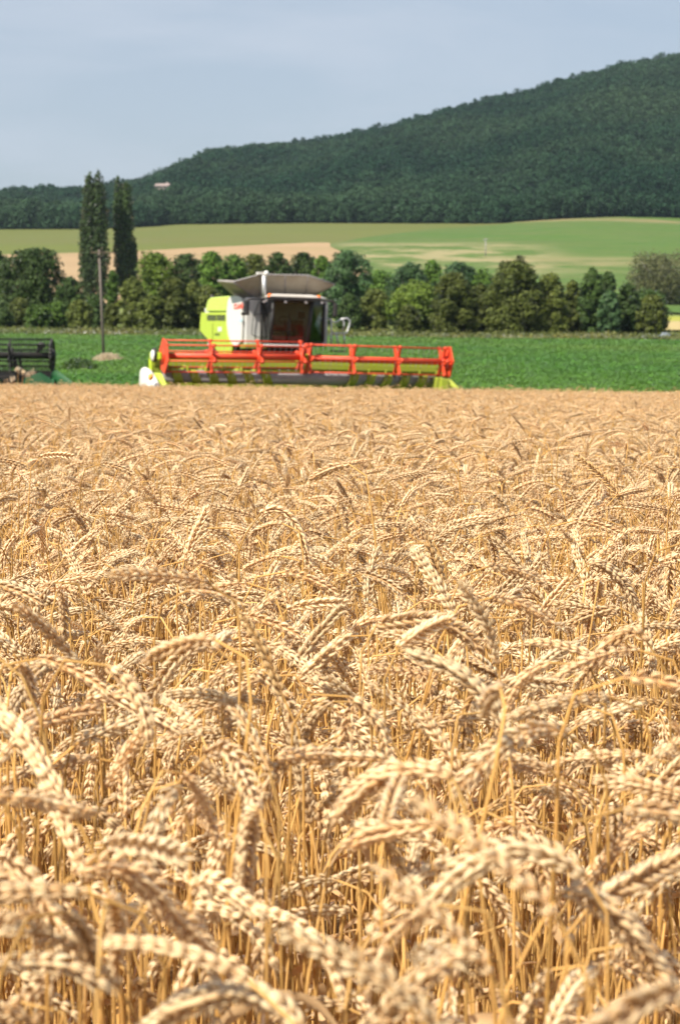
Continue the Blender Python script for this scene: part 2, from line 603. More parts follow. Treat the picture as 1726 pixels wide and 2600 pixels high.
M['yellow_strip'] = ground_mat('yellow_strip', (.30, .30, .05), [((.16, .22, .04), .06, .45, .62, .8, (.3, 1, 1))])
sheet_uv('yellow_strip', M['yellow_strip'], np.linspace(1630, 1900, 10), lambda u: 806, lambda u: 818, .20, 4)
M['track'] = ground_mat('track', (.40, .31, .15), [((.30, .27, .10), .1, .4, .6, .6, (.4, 1, 1))])
sheet_uv('dirt_track', M['track'], np.linspace(1660, 1900, 10), lambda u: 818, lambda u: 842, .20, 4)

# wood floor: covers the hill above the fields
rows = []
for k in range(40):
    row = []
    for u in np.linspace(-900, 2700, 90):
        f = hit(float(np.clip(u, -600, 2300)), float(foot_v(u)), 600, 1700)
        s_ = (u - PW / 2) / FPX
        y = f.y + (RIDGE_D + 60 - f.y) * k / 39
        row.append((s_ * y, y))
    rows.append(row)
sheet('hill', M['forest_floor'], np.array(rows), .5)


# ------------------------------------------------------------------ scatter by geometry nodes (stuff only)
def scatter(name, pts, idx, rot, scl, protos, kind='stuff'):
    pc = bpy.data.collections.new(name + '_kinds')
    for k, me in enumerate(protos):
        o = bpy.data.objects.new('%s_kind_%03d' % (name, k), me)
        pc.objects.link(o)
    me = bpy.data.meshes.new(name)
    me.vertices.add(len(pts))
    me.vertices.foreach_set('co', np.asarray(pts, np.float32).ravel())
    a = me.attributes.new('idx', 'INT', 'POINT'); a.data.foreach_set('value', np.asarray(idx, np.int32))
    a = me.attributes.new('rot', 'FLOAT_VECTOR', 'POINT'); a.data.foreach_set('vector', np.asarray(rot, np.float32).ravel())
    a = me.attributes.new('scl', 'FLOAT_VECTOR', 'POINT'); a.data.foreach_set('vector', np.asarray(scl, np.float32).ravel())
    o = link(bpy.data.objects.new(name, me))
    o['kind'] = kind
    ng = bpy.data.node_groups.new(name + '_nodes', 'GeometryNodeTree')
    ng.interface.new_socket('Geometry', in_out='INPUT', socket_type='NodeSocketGeometry')
    ng.interface.new_socket('Geometry', in_out='OUTPUT', socket_type='NodeSocketGeometry')
    gi = ng.nodes.new('NodeGroupInput'); go = ng.nodes.new('NodeGroupOutput')
    ip = ng.nodes.new('GeometryNodeInstanceOnPoints')
    ci = ng.nodes.new('GeometryNodeCollectionInfo')
    ci.inputs['Collection'].default_value = pc
    ci.inputs['Separate Children'].default_value = True
    ci.inputs['Reset Children'].default_value = True
    ip.inputs['Pick Instance'].default_value = True
    def named(nm, t):
        n = ng.nodes.new('GeometryNodeInputNamedAttribute'); n.data_type = t
        n.inputs['Name'].default_value = nm
        return n.outputs[0]
    e2r = ng.nodes.new('FunctionNodeEulerToRotation')
    ng.links.new(named('rot', 'FLOAT_VECTOR'), e2r.inputs[0])
    ng.links.new(gi.outputs[0], ip.inputs['Points'])
    ng.links.new(ci.outputs[0], ip.inputs['Instance'])
    ng.links.new(named('idx', 'INT'), ip.inputs['Instance Index'])
    ng.links.new(e2r.outputs[0], ip.inputs['Rotation'])
    ng.links.new(named('scl', 'FLOAT_VECTOR'), ip.inputs['Scale'])
    ng.links.new(ip.outputs[0], go.inputs[0])
    md = o.modifiers.new('scatter', 'NODES')
    md.node_group = ng
    return o


# ------------------------------------------------------------------ foliage
def leaf_quads(pos, nrm, size, rg, aspect=.6, tint=None):
    """one bent leaf-sized face per point"""
    n = len(pos)
    rnd = rg.normal(size=(n, 3))
    nrm = nrm / np.maximum(np.linalg.norm(nrm, axis=1, keepdims=True), 1e-6)
    a = np.cross(nrm, rnd); a /= np.maximum(np.linalg.norm(a, axis=1, keepdims=True), 1e-6)
    b = np.cross(nrm, a)
    s = size * rg.uniform(.6, 1.35, (n, 1))
    v = np.empty((n, 4, 3))
    v[:, 0] = pos - a * s * .5
    v[:, 1] = pos - b * s * .5 * aspect + nrm * s * .08
    v[:, 2] = pos + a * s * .5
    v[:, 3] = pos + b * s * .5 * aspect + nrm * s * .08
    q = np.arange(n * 4).reshape(n, 4)
    t = np.repeat(tint if tint is not None else rg.uniform(0, 1, n), 4)
    return v.reshape(-1, 3), q, t


def crown_lobes(w, h, shape, rg, n):
    """lobe centres and radii inside an envelope: width w, from z=0 to h"""
    ENV = dict(cone=([0, .12, .3, .55, .8, .93, 1], [.75, .95, 1, .92, .68, .42, .14]),
               column=([0, .1, .5, .85, 1], [.7, 1, .95, .6, .15]),
               spread=([0, .1, .3, .55, .8, .93, 1], [.55, .75, .95, 1, .86, .6, .25]),
               round=([0, .1, .35, .6, .85, .95, 1], [.68, .88, 1, .95, .66, .42, .16]))[shape]
    lobes = []
    for k in range(n):
        t = (k + rg.uniform(.1, .9)) / n
        rr = w / 2 * float(np.interp(t, *ENV))
        lr = max(w * rg.uniform(.13, .23) * (.6 + .4 * rr / (w / 2)), .09 * w)
        ang = k * 2.399 + rg.uniform(-.5, .5)
        d = max(0, rr - lr * .75) * (rg.uniform(.9, 1.12) if k % 4 else rg.uniform(.2, .6))
        lobes.append((d * math.cos(ang), d * math.sin(ang), min(max(t * h, lr * .5), h - lr * .8), lr, lr * rg.uniform(.8, 1.15)))
    lobes.append((0, 0, h - w * .12, w * .12, w * .14))
    lobes.append((0, 0, h * .35, w * .30, h * .33))
    return lobes


def crown_arrays(lobes, n_leaves, size, rg, inner=.55, jit=.5):
    area = np.array([l[3] ** 2 for l in lobes]); area /= area.sum()
    P, Nn, T = [], [], []
    for l, a in zip(lobes, area):
        k = max(12, int(n_leaves * a))
        d = rg.normal(size=(k, 3)); d /= np.linalg.norm(d, axis=1, keepdims=True)
        r = 1 - rg.uniform(0, 1, (k, 1)) ** 2.2 * inner
        bump = 1 + .18 * np.sin(d[:, :1] * 5.1 + l[0] * 3) * np.sin(d[:, 1:2] * 4.7 + l[1]) + .12 * np.sin(d[:, 2:] * 9 + l[2])
        p = d * r * bump * np.array([[l[3], l[3], l[4]]]) + np.array([[l[0], l[1], l[2]]])
        P.append(p)
        Nn.append(d + rg.normal(size=(k, 3)) * jit + np.array([[0, 0, .25]]))
        T.append(np.clip(rg.uniform(.15, .85) * .6 + rg.uniform(0, .4, k), 0, 1))
    return np.concatenate(P), np.concatenate(Nn), np.concatenate(T)


M['leaf_olive'] = leafy('leaf_olive', (.060, .086, .018), (.148, .172, .033), .28)
M['leaf_dark'] = leafy('leaf_dark', (.034, .068, .018), (.082, .132, .030), .25)
M['leaf_green'] = leafy('leaf_green', (.058, .118, .018), (.125, .215, .035), .3)
M['leaf_bright'] = leafy('leaf_bright', (.085, .145, .018), (.170, .235, .035), .34)
M['leaf_blue'] = leafy('leaf_blue', (.038, .082, .034), (.080, .145, .052), .28)
M['leaf_pale'] = leafy('leaf_pale', (.105, .115, .045), (.170, .175, .075), .28)
M['leaf_poplar'] = leafy('leaf_poplar', (.026, .050, .018), (.060, .098, .026), .25)
M['leaf_forest'] = leafy('leaf_forest', (.008, .032, .018), (.025, .064, .031), .15, patch=(.048, .088, .042), patch_scale=.006, inst_var=.28, gloss=.2)
M['leaf_crop'] = leafy('leaf_crop', (.046, .158, .011), (.098, .245, .021), .3, patch=(.135, .24, .023), patch_scale=.03, inst_var=.2)
M['leaf_weed'] = leafy('leaf_weed', (.085, .12, .025), (.17, .19, .05), .3, patch=(.20, .18, .05), patch_scale=.12, inst_var=.3)
M['dry_grass'] = leafy('dry_grass', (.66, .50, .33), (.88, .74, .54), .4)


def make_tree(name, label, cat, u, vt, vb, ul, ur, d, col, shape, nl, leaf, group=None, clear=.08, seed=0, lobes_n=34):
    rg = np.random.default_rng(seed + 101)
    b = at(u, vb, d)
    gz = zt(b.x, b.y)
    top = at(u, vt, d).z
    H = top - gz
    w = (ur - ul) / FPX * d * ((1.08 if u < 300 else 1.3) if d > 262 else 1.12)
    cx = ((ul + ur) / 2 - u) / FPX * d
    root = empty(name, (b.x, b.y, gz))
    tag(root, label, cat, group)
    z0 = H * clear
    lobes = crown_lobes(w, H - z0, shape, rg, lobes_n)
    lobes = [(x + cx, y, z + z0, a, c) for (x, y, z, a, c) in lobes]
    p, nn, t = crown_arrays(lobes, nl, leaf, rg, .45)
    v, q, tt = leaf_quads(p, nn, leaf, rg, .62, t)
    crown = bpy.data.objects.new('crown', np_mesh('crown', v, quads=q, tint=tt, smooth_shade=False, mats=[M[col]]))
    link(crown, root)
    tk = MB()
    r0 = max(.08, H * .022)
    tk.tube([(0, 0, -.3), (.03 * H * .3, 0, H * .25), (cx * .6, .02 * H, H * .55), (cx, 0, H * .85)], [r0 * 1.25, r0, r0 * .6, r0 * .15], 8)
    for l in lobes[::5]:
        tk.tube([(cx * .3, 0, max(.2, l[2] * .45)), ((l[0] + cx * .3) * .55, l[1] * .5, l[2] * .75), (l[0], l[1], l[2])], [r0 * .5, r0 * .35, r0 * .12], 6)
    tk.build('trunk', M['bark'], root)
    return root


BELT = 'trees of the belt behind the green field'
TREES = [
    # u, vtop, vbase, uleft, uright, depth, colour, shape, leaves, label
    (10, 638, 842, -40, 34, 285, 'leaf_dark', 'round', 4200, 'dark tree cut by the left edge, behind the broad tree'),
    (80, 634, 840, 4, 160, 270, 'leaf_dark', 'spread', 11000, 'broad dark rounded tree, largest at the left, below the olive field'),
    (176, 706, 842, 142, 214, 266, 'leaf_dark', 'round', 4200, 'low dark tree stepping down right of the broad left tree'),
    (285, 688, 842, 268, 306, 275, 'leaf_green', 'round', 2400, 'slim light green tree between the two tall poplars'),
    (392, 644, 842, 346, 446, 285, 'leaf_bright', 'round', 6500, 'yellow green round tree right of the poplars, behind the olive trees'),
    (473, 646, 842, 430, 517, 288, 'leaf_dark', 'round', 5200, 'darkest round tree, right of the yellow green tree'),
    (538, 639, 842, 506, 570, 284, 'leaf_green', 'round', 4600, 'green tree above the left tip of the grain tank'),
    (590, 648, 842, 556, 630, 286, 'leaf_green', 'round', 4600, 'mid green tree left of the white pole behind the grain tank'),
    (642, 646, 842, 606, 684, 292, 'leaf_olive', 'round', 4400, 'olive tree directly behind the grain tank pole'),
    (707, 642, 842, 672, 742, 284, 'leaf_dark', 'round', 4400, 'dark tree rising behind the middle of the grain tank'),
    (768, 641, 842, 734, 806, 290, 'leaf_dark', 'round', 4400, 'dark tree behind the right half of the grain tank'),
    (818, 650, 842, 790, 846, 282, 'leaf_green', 'round', 3600, 'green tree above the right tip of the grain tank'),
    (880, 640, 842, 832, 930, 268, 'leaf_blue', 'spread', 7000, 'tall dark tree with gaps, right of the harvester cab'),
    (956, 690, 842, 922, 1000, 292, 'leaf_green', 'round', 4200, 'loose yellowish tree right of the tall gapped tree'),
    (1047, 672, 842, 996, 1084, 286, 'leaf_blue', 'round', 5200, 'blue green tree behind the bright green bush'),
    (1098, 661, 842, 1068, 1124, 288, 'leaf_green', 'column', 3800, 'narrow green tree with pointed top above the bright bush'),
    (1163, 667, 842, 1116, 1206, 284, 'leaf_blue', 'round', 5200, 'blue green round tree behind the large grey olive tree'),
    (1216, 690, 842, 1180, 1262, 284, 'leaf_green', 'round', 4600, 'green tree filling the gap between two large olive trees'),
    (1316, 650, 842, 1294, 1342, 300, 'leaf_pale', 'round', 2600, 'pale olive tree poking above the largest olive tree'),
    (1274, 664, 842, 1258, 1292, 300, 'leaf_pale', 'column', 1500, 'small pale sapling left of the pale olive treetop'),
    (1676, 644, 842, 1604, 1748, 400, 'leaf_pale', 'spread', 9000, 'large pale hazy tree at the right edge, beyond the belt'),
    (1640, 736, 842, 1606, 1684, 270, 'leaf_dark', 'round', 3600, 'dark tree under the pale hazy tree'),
    # front row
    (12, 786, 845, -20, 34, 245, 'leaf_dark', 'round', 2200, 'low dark shrub at the left edge behind the black header'),
    (50, 756, 843, 22, 80, 250, 'leaf_olive', 'round', 2600, 'shrub with yellowish top below the broad left tree'),
    (103, 775, 845, 66, 126, 244, 'leaf_green', 'round', 2800, 'bright green shrub, second shrub from the left edge'),
    (141, 766, 843, 116, 174, 246, 'leaf_green', 'round', 2800, 'taller leafy green shrub left of the poplars'),
    (206, 761, 846, 174, 236, 243, 'leaf_olive', 'cone', 3400, 'olive pointed shrub just left of the wooden pole'),
    (244, 786, 845, 226, 262, 247, 'leaf_dark', 'round', 1700, 'small dark shrub directly behind the wooden pole'),
    (236, 750, 843, 200, 276, 266, 'leaf_dark', 'round', 2600, 'dark bush filling the foot of the tallest poplar'),
    (284, 772, 844, 266, 304, 246, 'leaf_olive', 'round', 2000, 'small olive shrub just right of the wooden pole'),
    (338, 706, 845, 300, 378, 245, 'leaf_olive', 'cone', 6200, 'olive cone shaped tree, first tall one right of the pole'),
    (384, 752, 846, 350, 414, 240, 'leaf_olive', 'round', 3600, 'short olive tree between the two olive cone trees'),
    (440, 706, 850, 398, 482, 241, 'leaf_olive', 'cone', 7000, 'olive cone shaped tree with shaded right side, left of the harvester'),
    (491, 713, 848, 462, 524, 247, 'leaf_olive', 'cone', 4600, 'olive tree touching the rear of the harvester'),
    (530, 728, 850, 484, 570, 243, 'leaf_olive', 'round', 5200, 'round olive tree partly hidden by the lime harvester hood'),
    (886, 748, 846, 858, 916, 246, 'leaf_dark', 'cone', 3400, 'dark slim tree behind the ladder rails'),
    (948, 735, 845, 914, 988, 248, 'leaf_olive', 'round', 4400, 'greyish olive bush right of the ladder rails'),
    (1068, 720, 850, 988, 1116, 247, 'leaf_bright', 'round', 8500, 'bright green bush, the brightest in the belt'),
    (1030, 777, 851, 1008, 1064, 240, 'leaf_olive', 'round', 2400, 'small olive bush before the bright green bush'),
    (1157, 695, 857, 1098, 1206, 240, 'leaf_olive', 'cone', 9000, 'large grey olive tree left of the biggest olive tree'),
    (1218, 722, 848, 1184, 1252, 246, 'leaf_olive', 'round', 4600, 'shaded olive tree joining the two biggest olive trees'),
    (1316, 668, 856, 1230, 1374, 240, 'leaf_olive', 'cone', 13000, 'biggest olive tree, pointed, right of the red reel'),
    (1396, 699, 856, 1348, 1438, 241, 'leaf_olive', 'cone', 7000, 'pointed olive tree right of the biggest olive tree'),
    (1448, 714, 846, 1424, 1480, 246, 'leaf_olive', 'cone', 3800, 'slim olive tree in the middle of the right hand row'),
    (1500, 684, 848, 1466, 1538, 243, 'leaf_dark', 'cone', 6200, 'tall dark tree, highest of the right hand row'),
    (1538, 693, 847, 1512, 1570, 246, 'leaf_dark', 'cone', 4200, 'dark tree just right of the highest row tree'),
    (1545, 740, 848, 1518, 1572, 240, 'leaf_blue', 'round', 3200, 'low greyish green bush below the paired dark tops'),
    (1590, 722, 846, 1560, 1624, 243, 'leaf_dark', 'cone', 4600, 'dark blunt tree, third from the row\'s right end'),
    (1655, 752, 843, 1618, 1690, 240, 'leaf_olive', 'round', 4800, 'rounded olive tree at the right end of the row'),
]
for k, (u, vt, vb, ul, ur, d, col, shp, nl, lab) in enumerate(TREES):
    bush = vt > 750
    make_tree('bush' if bush else 'tree', lab, 'bush' if bush else 'tree', u, vt, vb, ul, ur, d, col, shp, int(nl * 1.5), .36 if d < 260 else .42, BELT, .02 if d < 262 else .05, k)

# poplars: upright twin spires
for (lab, d, spires, vb, sd) in (
        ('tallest poplar, twin tips, standing behind the wooden pole', 420, ((230, 430, 210, 250, -4), (252, 427, 233, 277, 12), (216, 545, 202, 234, 6)), 800, 11),
        ('second poplar, slightly shorter, right of the tallest poplar', 425, ((302, 441, 287, 317, 14), (321, 455, 303, 341, 4), (342, 605, 331, 352, -4)), 790, 12)):
    rg = np.random.default_rng(sd)
    uc = (spires[0][0] + spires[1][0]) / 2 + 6
    b = at(uc, vb, d)
    gz = zt(b.x, b.y)
    root = empty('poplar', (b.x, b.y, gz))
    tag(root, lab, 'tree', 'poplars')
    P, Nn, T = [], [], []
    tk = MB()
    for (u, vt, ul, ur, lean) in spires:
        H = at(u, vt, d).z - gz
        w = (ur - ul) / FPX * d
        xt = (u - uc) / FPX * d
        xb = (u + lean * .6 - uc) / FPX * d
        lobes = []
        n = 46
        for k in range(n):
            t = (k + .5) / n
            env = np.interp(t, [0, .10, .3, .6, .8, .93, 1], [.85, .95, 1, .98, .84, .60, .18])
            ang = k * 2.4
            rr = w * .5 * env
            lr = max(.30, rr * .55 * rg.uniform(.8, 1.25))
            dd = max(0, rr - lr * .7) * rg.uniform(.7, 1.25)
            lobes.append((xb + (xt - xb) * t + dd * math.cos(ang), dd * math.sin(ang), 1.0 + t * (H - 1.6), lr, lr * 2.1))
        p, nn, t_ = crown_arrays(lobes, 6500 if vt < 500 else 2000, .5, rg, .5)
        P.append(p); Nn.append(nn); T.append(t_)
        tk.tube([(xb * .4, 0, -.4), (xb, 0, H * .3), (xt, 0, H * .92)], [.42, .26, .04], 8)
        for k in range(8):
            z = H * (.1 + .1 * k)
            s_ = -1 if k % 2 else 1
            tk.tube([(xb, 0, z), (xb + s_ * w * .16, .2 * s_, z + 1.6), (xb + s_ * w * .24, .3 * s_, z + 4)], [.1, .07, .02], 6)
    p, nn, t_ = np.concatenate(P), np.concatenate(Nn), np.concatenate(T)
    v, q, tt = leaf_quads(p, nn, .52, rg, .6, t_)
    link(bpy.data.objects.new('crown', np_mesh('crown', v, quads=q, tint=tt, smooth_shade=False, mats=[M['leaf_poplar']])), root)
    tk.build('trunk', M['bark'], root)

# wood on the hill: one mass
rgf = np.random.default_rng(5)
protos = []
for k in range(9):
    w = [8, 11, 7, 13, 9, 12, 10, 7, 8][k]; h = [9, 10, 9, 11, 8, 9, 11, 10, 8][k]
    lb = crown_lobes(w, h, ['round', 'spread', 'round', 'spread', 'round', 'spread', 'round', 'cone', 'round'][k], rgf, 13)
    p, nn, t = crown_arrays(lb, 900, 1.15, rgf, .3, .3)
    v, q, tt = leaf_quads(p, nn, .95, rgf, .7, t)
    protos.append(np_mesh('wood_tree', v, quads=q, tint=tt, smooth_shade=False, mats=[M['leaf_forest']]))
HOUSE = hit(414, 500, 900, 1745)
pts, sc_, foot_cache = [], [], {}
us = rgf.uniform(-500, 2250, 26000)
tt_ = rgf.uniform(0, 1, 26000)
for u, t in zip(us, tt_):
    s_ = (u - PW / 2) / FPX
    y0 = foot_cache.get(int(u) // 12)
    if y0 is None:
        y0 = hit(float(u), float(foot_v(u)), 600, 1700).y
        foot_cache[int(u) // 12] = y0
    y = math.sqrt(y0 ** 2 + t * ((RIDGE_D + 40) ** 2 - y0 ** 2)) if t > .05 else y0 + t * 20 * 8
    x = s_ * y
    if abs(x - HOUSE.x * y / HOUSE.y) < 7.0 and HOUSE.y - 115 < y < HOUSE.y + 9:
        continue
    pts.append((x, y)); sc_.append(rgf.uniform(.55, 1.12))
pts = np.array(pts)
z = height(pts[:, 0], pts[:, 1]) + .2
n = len(pts)
scl = np.array(sc_)[:, None] * np.array([[1, 1, 1.0]]) * np.concatenate([np.ones((n, 2)), rgf.uniform(.85, 1.2, (n, 1))], 1)
rot = np.stack([np.zeros(n), np.zeros(n), rgf.uniform(0, 6.28, n)], -1)
wood = scatter('hill_wood', np.column_stack([pts, z]), rgf.integers(0, 9, n), rot, scl, protos)
tag(wood, 'dense dark green wood covering the whole hillside', 'wood')

# house showing through the wood
root = empty('house', (HOUSE.x, HOUSE.y, zt(HOUSE.x, HOUSE.y) + 1.6), (0, 0, R(-12)))
tag(root, 'small pinkish house in a gap of the hillside wood', 'house')
m = MB(); m.box((0, 0, 2.0), (8.5, 6, 5.4)); m.build('wall', M['wall_pink'], root)
m = MB(); m.prism([(-4.6, -3.5, 4.702), (-4.6, 3.5, 4.702), (-4.6, 0, 6.4)], (9.2, 0, 0)); rf = m.build('roof', M['roof_tile'], root)
m = MB(); m.box((2.6, .4, 6.5), (.8, .8, 1.6)); m.build('chimney', M['wall_pink'], rf)
for x in (-3.2, 0, 3.2):
    m = MB(); m.box((x * .85, -3.02, 2.8), (1.2, .1, 1.5)); m.build('window', M['dark_window'], root)

# ------------------------------------------------------------------ low growth of the near green field
rgc = np.random.default_rng(9)
protos = []
for k in range(6):
    nlf = 46
    p = rgc.normal(size=(nlf, 3)) * np.array([[.17, .17, .07]])
    p[:, 2] = np.abs(p[:, 2]) * 1.3 + .12 + .12 * np.exp(-(p[:, 0] ** 2 + p[:, 1] ** 2) / .05)
    v, q, tt = leaf_quads(p, rgc.normal(size=(nlf, 3)) * .6 + np.array([[0, 0, 1]]), .12, rgc, .75)
    protos.append(np_mesh('crop_plant', v, quads=q, tint=tt, smooth_shade=False, mats=[M['leaf_crop']]))
Y = 62.5 + (231 - 62.5) * rgc.uniform(0, 1, 70000) ** 1.25
X = rgc.uniform(-1, 1, len(Y)) * (.172 * Y + 4)
n = len(Y)
tb_ = at(272, 910, 138)
keep = np.hypot(X - tb_.x, (Y - tb_.y) * .25) > 1.15
X, Y = X[keep], Y[keep]; n = len(Y)
s1 = np.interp(Y, [62, 120, 245], [.75, 1.1, 1.7]) * rgc.uniform(.7, 1.3, n)
scl = np.stack([s1, s1, s1 ** .6 * .5], -1)
rot = np.stack([np.zeros(n), np.zeros(n), rgc.uniform(0, 6.28, n)], -1)
crop = scatter('leafy_crop', np.column_stack([X, Y, height(X, Y) + .03]), rgc.integers(0, 6, n), rot, scl, protos)
tag(crop, 'low leafy green crop covering the field behind the harvester', 'crop')
# rough grass and weeds along the foot of the tree belt
protos = []
for k in range(5):
    nlf = 60
    p = rgc.normal(size=(nlf, 3)) * np.array([[.45, .45, .25]])
    p[:, 2] = np.abs(p[:, 2]) + .1
    v, q, tt = leaf_quads(p, rgc.normal(size=(nlf, 3)) + np.array([[0, 0, .4]]), .3, rgc, .4)
    protos.append(np_mesh('weed_clump', v, quads=q, tint=tt, smooth_shade=False, mats=[M['leaf_weed']]))
n = 2600
Y = rgc.uniform(226, 246, n)
X = rgc.uniform(-1, 1, n) * (.172 * Y + 4)
s1 = rgc.uniform(.6, 1.5, n)
scl = np.stack([s1, s1, s1 * rgc.uniform(.35, .9, n)], -1)
rot = np.stack([np.zeros(n), np.zeros(n), rgc.uniform(0, 6.28, n)], -1)
weeds = scatter('field_margin_weeds', np.column_stack([X, Y, height(X, Y) + .02]), rgc.integers(0, 5, n), rot, scl, protos)
tag(weeds, 'rough grass and weeds along the foot of the trees', 'weeds')
# darker taller patch of crop beside the pole
nlf = 1500
c0 = at(203, 918, 118); c0.z = zt(c0.x, c0.y)
p = rgc.uniform(-1, 1, (nlf, 3))
p = np.stack([p[:, 0] * 1.05, p[:, 1] * 1.5, (1 - p[:, 0] ** 2) * rgc.uniform(.1, .75, nlf) + .05], -1)
v, q, tt = leaf_quads(p, rgc.normal(size=(nlf, 3)) + np.array([[0, 0, .5]]), .16, rgc, .7)
o = link(bpy.data.objects.new('weed_patch', np_mesh('weed_patch', v, quads=q, tint=tt, smooth_shade=False, mats=[M['leaf_dark']])))
o.location = c0
tag(o, 'dark leafy weed patch in the field left of the wooden pole', 'weeds', kind='stuff')

# ------------------------------------------------------------------ wooden power pole
pd = 140.0
pb = at(265, 907, pd); pb.z = zt(pb.x, pb.y)
root = empty('power_pole', pb)
tag(root, 'leaning wooden power pole with crossarm before the poplars', 'power pole')
def rel(u, v, d): return at(u, v, d) - pb
top = rel(252, 634, pd)
m = MB(); m.tube([(0, 0, -.3), tuple(top * .5), tuple(top)], [.10, .085, .07], 10); m.build('pole', M['wood'], root)
a0, a1 = rel(231, 641, pd - .2), rel(289, 641, pd - .2)
m = MB(); mid = (a0 + a1) / 2; m.box(mid, ((a1 - a0).length, .08, .075)); arm = m.build('crossarm', M['rust'], root)
for f in (.04, .5, .96):
    p = a0.lerp(a1, f)
    m = MB(); m.tube([p + Vector((0, 0, .06)), p + Vector((0, 0, .16)), p + Vector((0, 0, .22)), p + Vector((0, 0, .34))], [.02, .02, .035, .03], 8)
    m.build('insulator', M['rust'], arm)
m = MB()
m.tube([a0.lerp(a1, .25), top * .93 + Vector((0, -.14, 0))], .025, 6); m.tube([a0.lerp(a1, .75), top * .93 + Vector((0, -.14, 0))], .025, 6)
m.build('brace', M['rust'], root)
# dry grass at its foot
gt = at(276, 918, pd - 1.5); gt.z = zt(gt.x, gt.y)
n = 620
pv, pq, pt = [], [], []
for k in range(n):
    x, y = rgc.normal() * .42, rgc.normal() * .4
    h = rgc.uniform(.25, .62) * math.exp(-(x * x) / 1.2)
    lx, ly = rgc.normal() * .13, rgc.normal() * .13
    b = len(pv)
    pv += [(x - .012, y, 0), (x + .012, y, 0), (x + lx + .014, y + ly, h), (x + lx - .014, y + ly, h)]
    pq.append((b, b + 1, b + 2, b + 3)); pt += [rgc.uniform()] * 4
o = link(bpy.data.objects.new('grass_tuft', np_mesh('grass_tuft', pv, quads=pq, tint=pt, smooth_shade=False, mats=[M['dry_grass']])))
o.location = gt
tag(o, 'pale dry grass tuft around the foot of the wooden pole', 'grass tuft')

# slender far pole
fp = hit(1232, 654)
root = empty('power_pole', fp)
tag(root, 'thin grey power pole far off in the right green field', 'power pole')
hh = at(1232, 604, fp.y).z - fp.z
m = MB(); m.tube([(0, 0, -.3), (0, 0, hh)], [.17, .12], 8); m.build('pole', M['steel'], root)
m = MB(); m.box((0, -.2, hh - .5), (1.9, .14, .16)); m.build('crossarm', M['steel'], root)

# heap of grey stones at the right end of the belt
hp = at(1688, 846, 232); hp.z = zt(hp.x, hp.y)
root = empty('stone_heap', hp)
tag(root, 'blue grey stone heap at the right end of the tree row', 'stone heap')
rgs = np.random.default_rng(3)
for (x, y, z, r) in ((0, 0, .45, .55), (-.6, .2, .25, .45), (.45, -.2, .25, .4), (-.95, -.1, .1, .3), (.75, -.1, .12, .26), (0, -.4, .15, .4)):
    m = MB(); m.ell((x, y, z), (r * 1.15, r, r * .8), 9, 6)
    m.v = [tuple(np.array(p) + rgs.normal(size=3) * r * .09) for p in m.v]
    m.sm = [False] * len(m.sm)
    m.build('stone', M['rubble'], root)

# ------------------------------------------------------------------ combine harvester
YAW, ROLL = R(19), R(1.30)
c_ = at(755, 905, 62.6)
ROOT = Vector((c_.x, c_.y, zt(c_.x, c_.y)))
CM = Matrix.Rotation(YAW, 3, 'Z') @ Matrix.Rotation(ROLL, 3, 'Y')
CMI = CM.transposed()
O_LOC = CMI @ (CAM - ROOT)


def plane(u, v, axis, val):
    d = CMI @ ray(u, v)
    t = (val - O_LOC[axis]) / d[axis]
    return O_LOC + d * t


def L(u, v, Y): return plane(u, v, 1, Y)          # local point on the plane y = Y (across the machine)
def LX(u, v, X): return plane(u, v, 0, X)         # local point on the plane x = X (along its side)
def c1(x, y): return 340 + x / 1.8667, 660 + y / 1.8667
def c2(x, y): return 480 + x / 3.5636, 670 + y / 3.5636
def c6(x, y): return 340 + x / 5.6, 850 + y / 5.6
def c8(x, y): return 880 + x / 5.2267, 850 + y / 5.2267


comb = empty('combine_harvester', ROOT, CM.to_euler())
tag(comb, 'lime and white combine harvester with wide red reel header at the wheat edge', 'combine harvester')

# --- header
hL = L(*c6(430, 300), 0.0); hR = L(*c8(1330, 365), 0.0)
aL0 = L(*c6(430, 300), 0); aL1 = L(*c1(808, 462), 0)
aR0 = L(*c1(832, 467), 0); aR1 = L(*c8(1330, 362), 0)
x0, x1 = hL.x - .12, hR.x + .12
m = MB()
zb = .22
wt0 = L(430, 914, .95).z; wt1 = L(1120, 917, .95).z
wt = (wt0 + wt1) / 2
m.hexa([(x0, .95, zb), (x1, .95, zb), (x1, 1.03, zb), (x0, 1.03, zb), (x0, .95, wt), (x1, .95, wt), (x1, 1.10, wt), (x0, 1.10, wt)], 0)
m.hexa([(x0, -.35, .13), (x1, -.35, .13), (x1, 1.03, .13), (x0, 1.03, .13), (x0, -.35, .16), (x1, -.35, .16), (x1, 1.03, zb - .002), (x0, 1.03, zb - .002)], 1)
m.box(((x0 + x1) / 2, 1.02, wt + .062), (x1 - x0, .17, .12), 2)
header = m.build('header', [M['lime_dusty'], M['black_dusty'], M['red_dark']], comb, bevel=.012)
m = MB(); m.box(((x0 + x1) / 2, .935, wt - .17), (x1 - x0 - .1, .026, .17)); m.build('back_panel', M['lime_dusty'], header, bevel=.008)
for sx in (x0 - .02, x1 + .02):
    m = MB()
    m.prism([(sx - .02, -.75, .12), (sx - .02, -.35, .45), (sx - .02, .3, .60), (sx - .02, 1.12, wt - .05), (sx - .02, 1.12, .14)], (.04, 0, 0))
    m.build('end_panel', M['lime'], header)


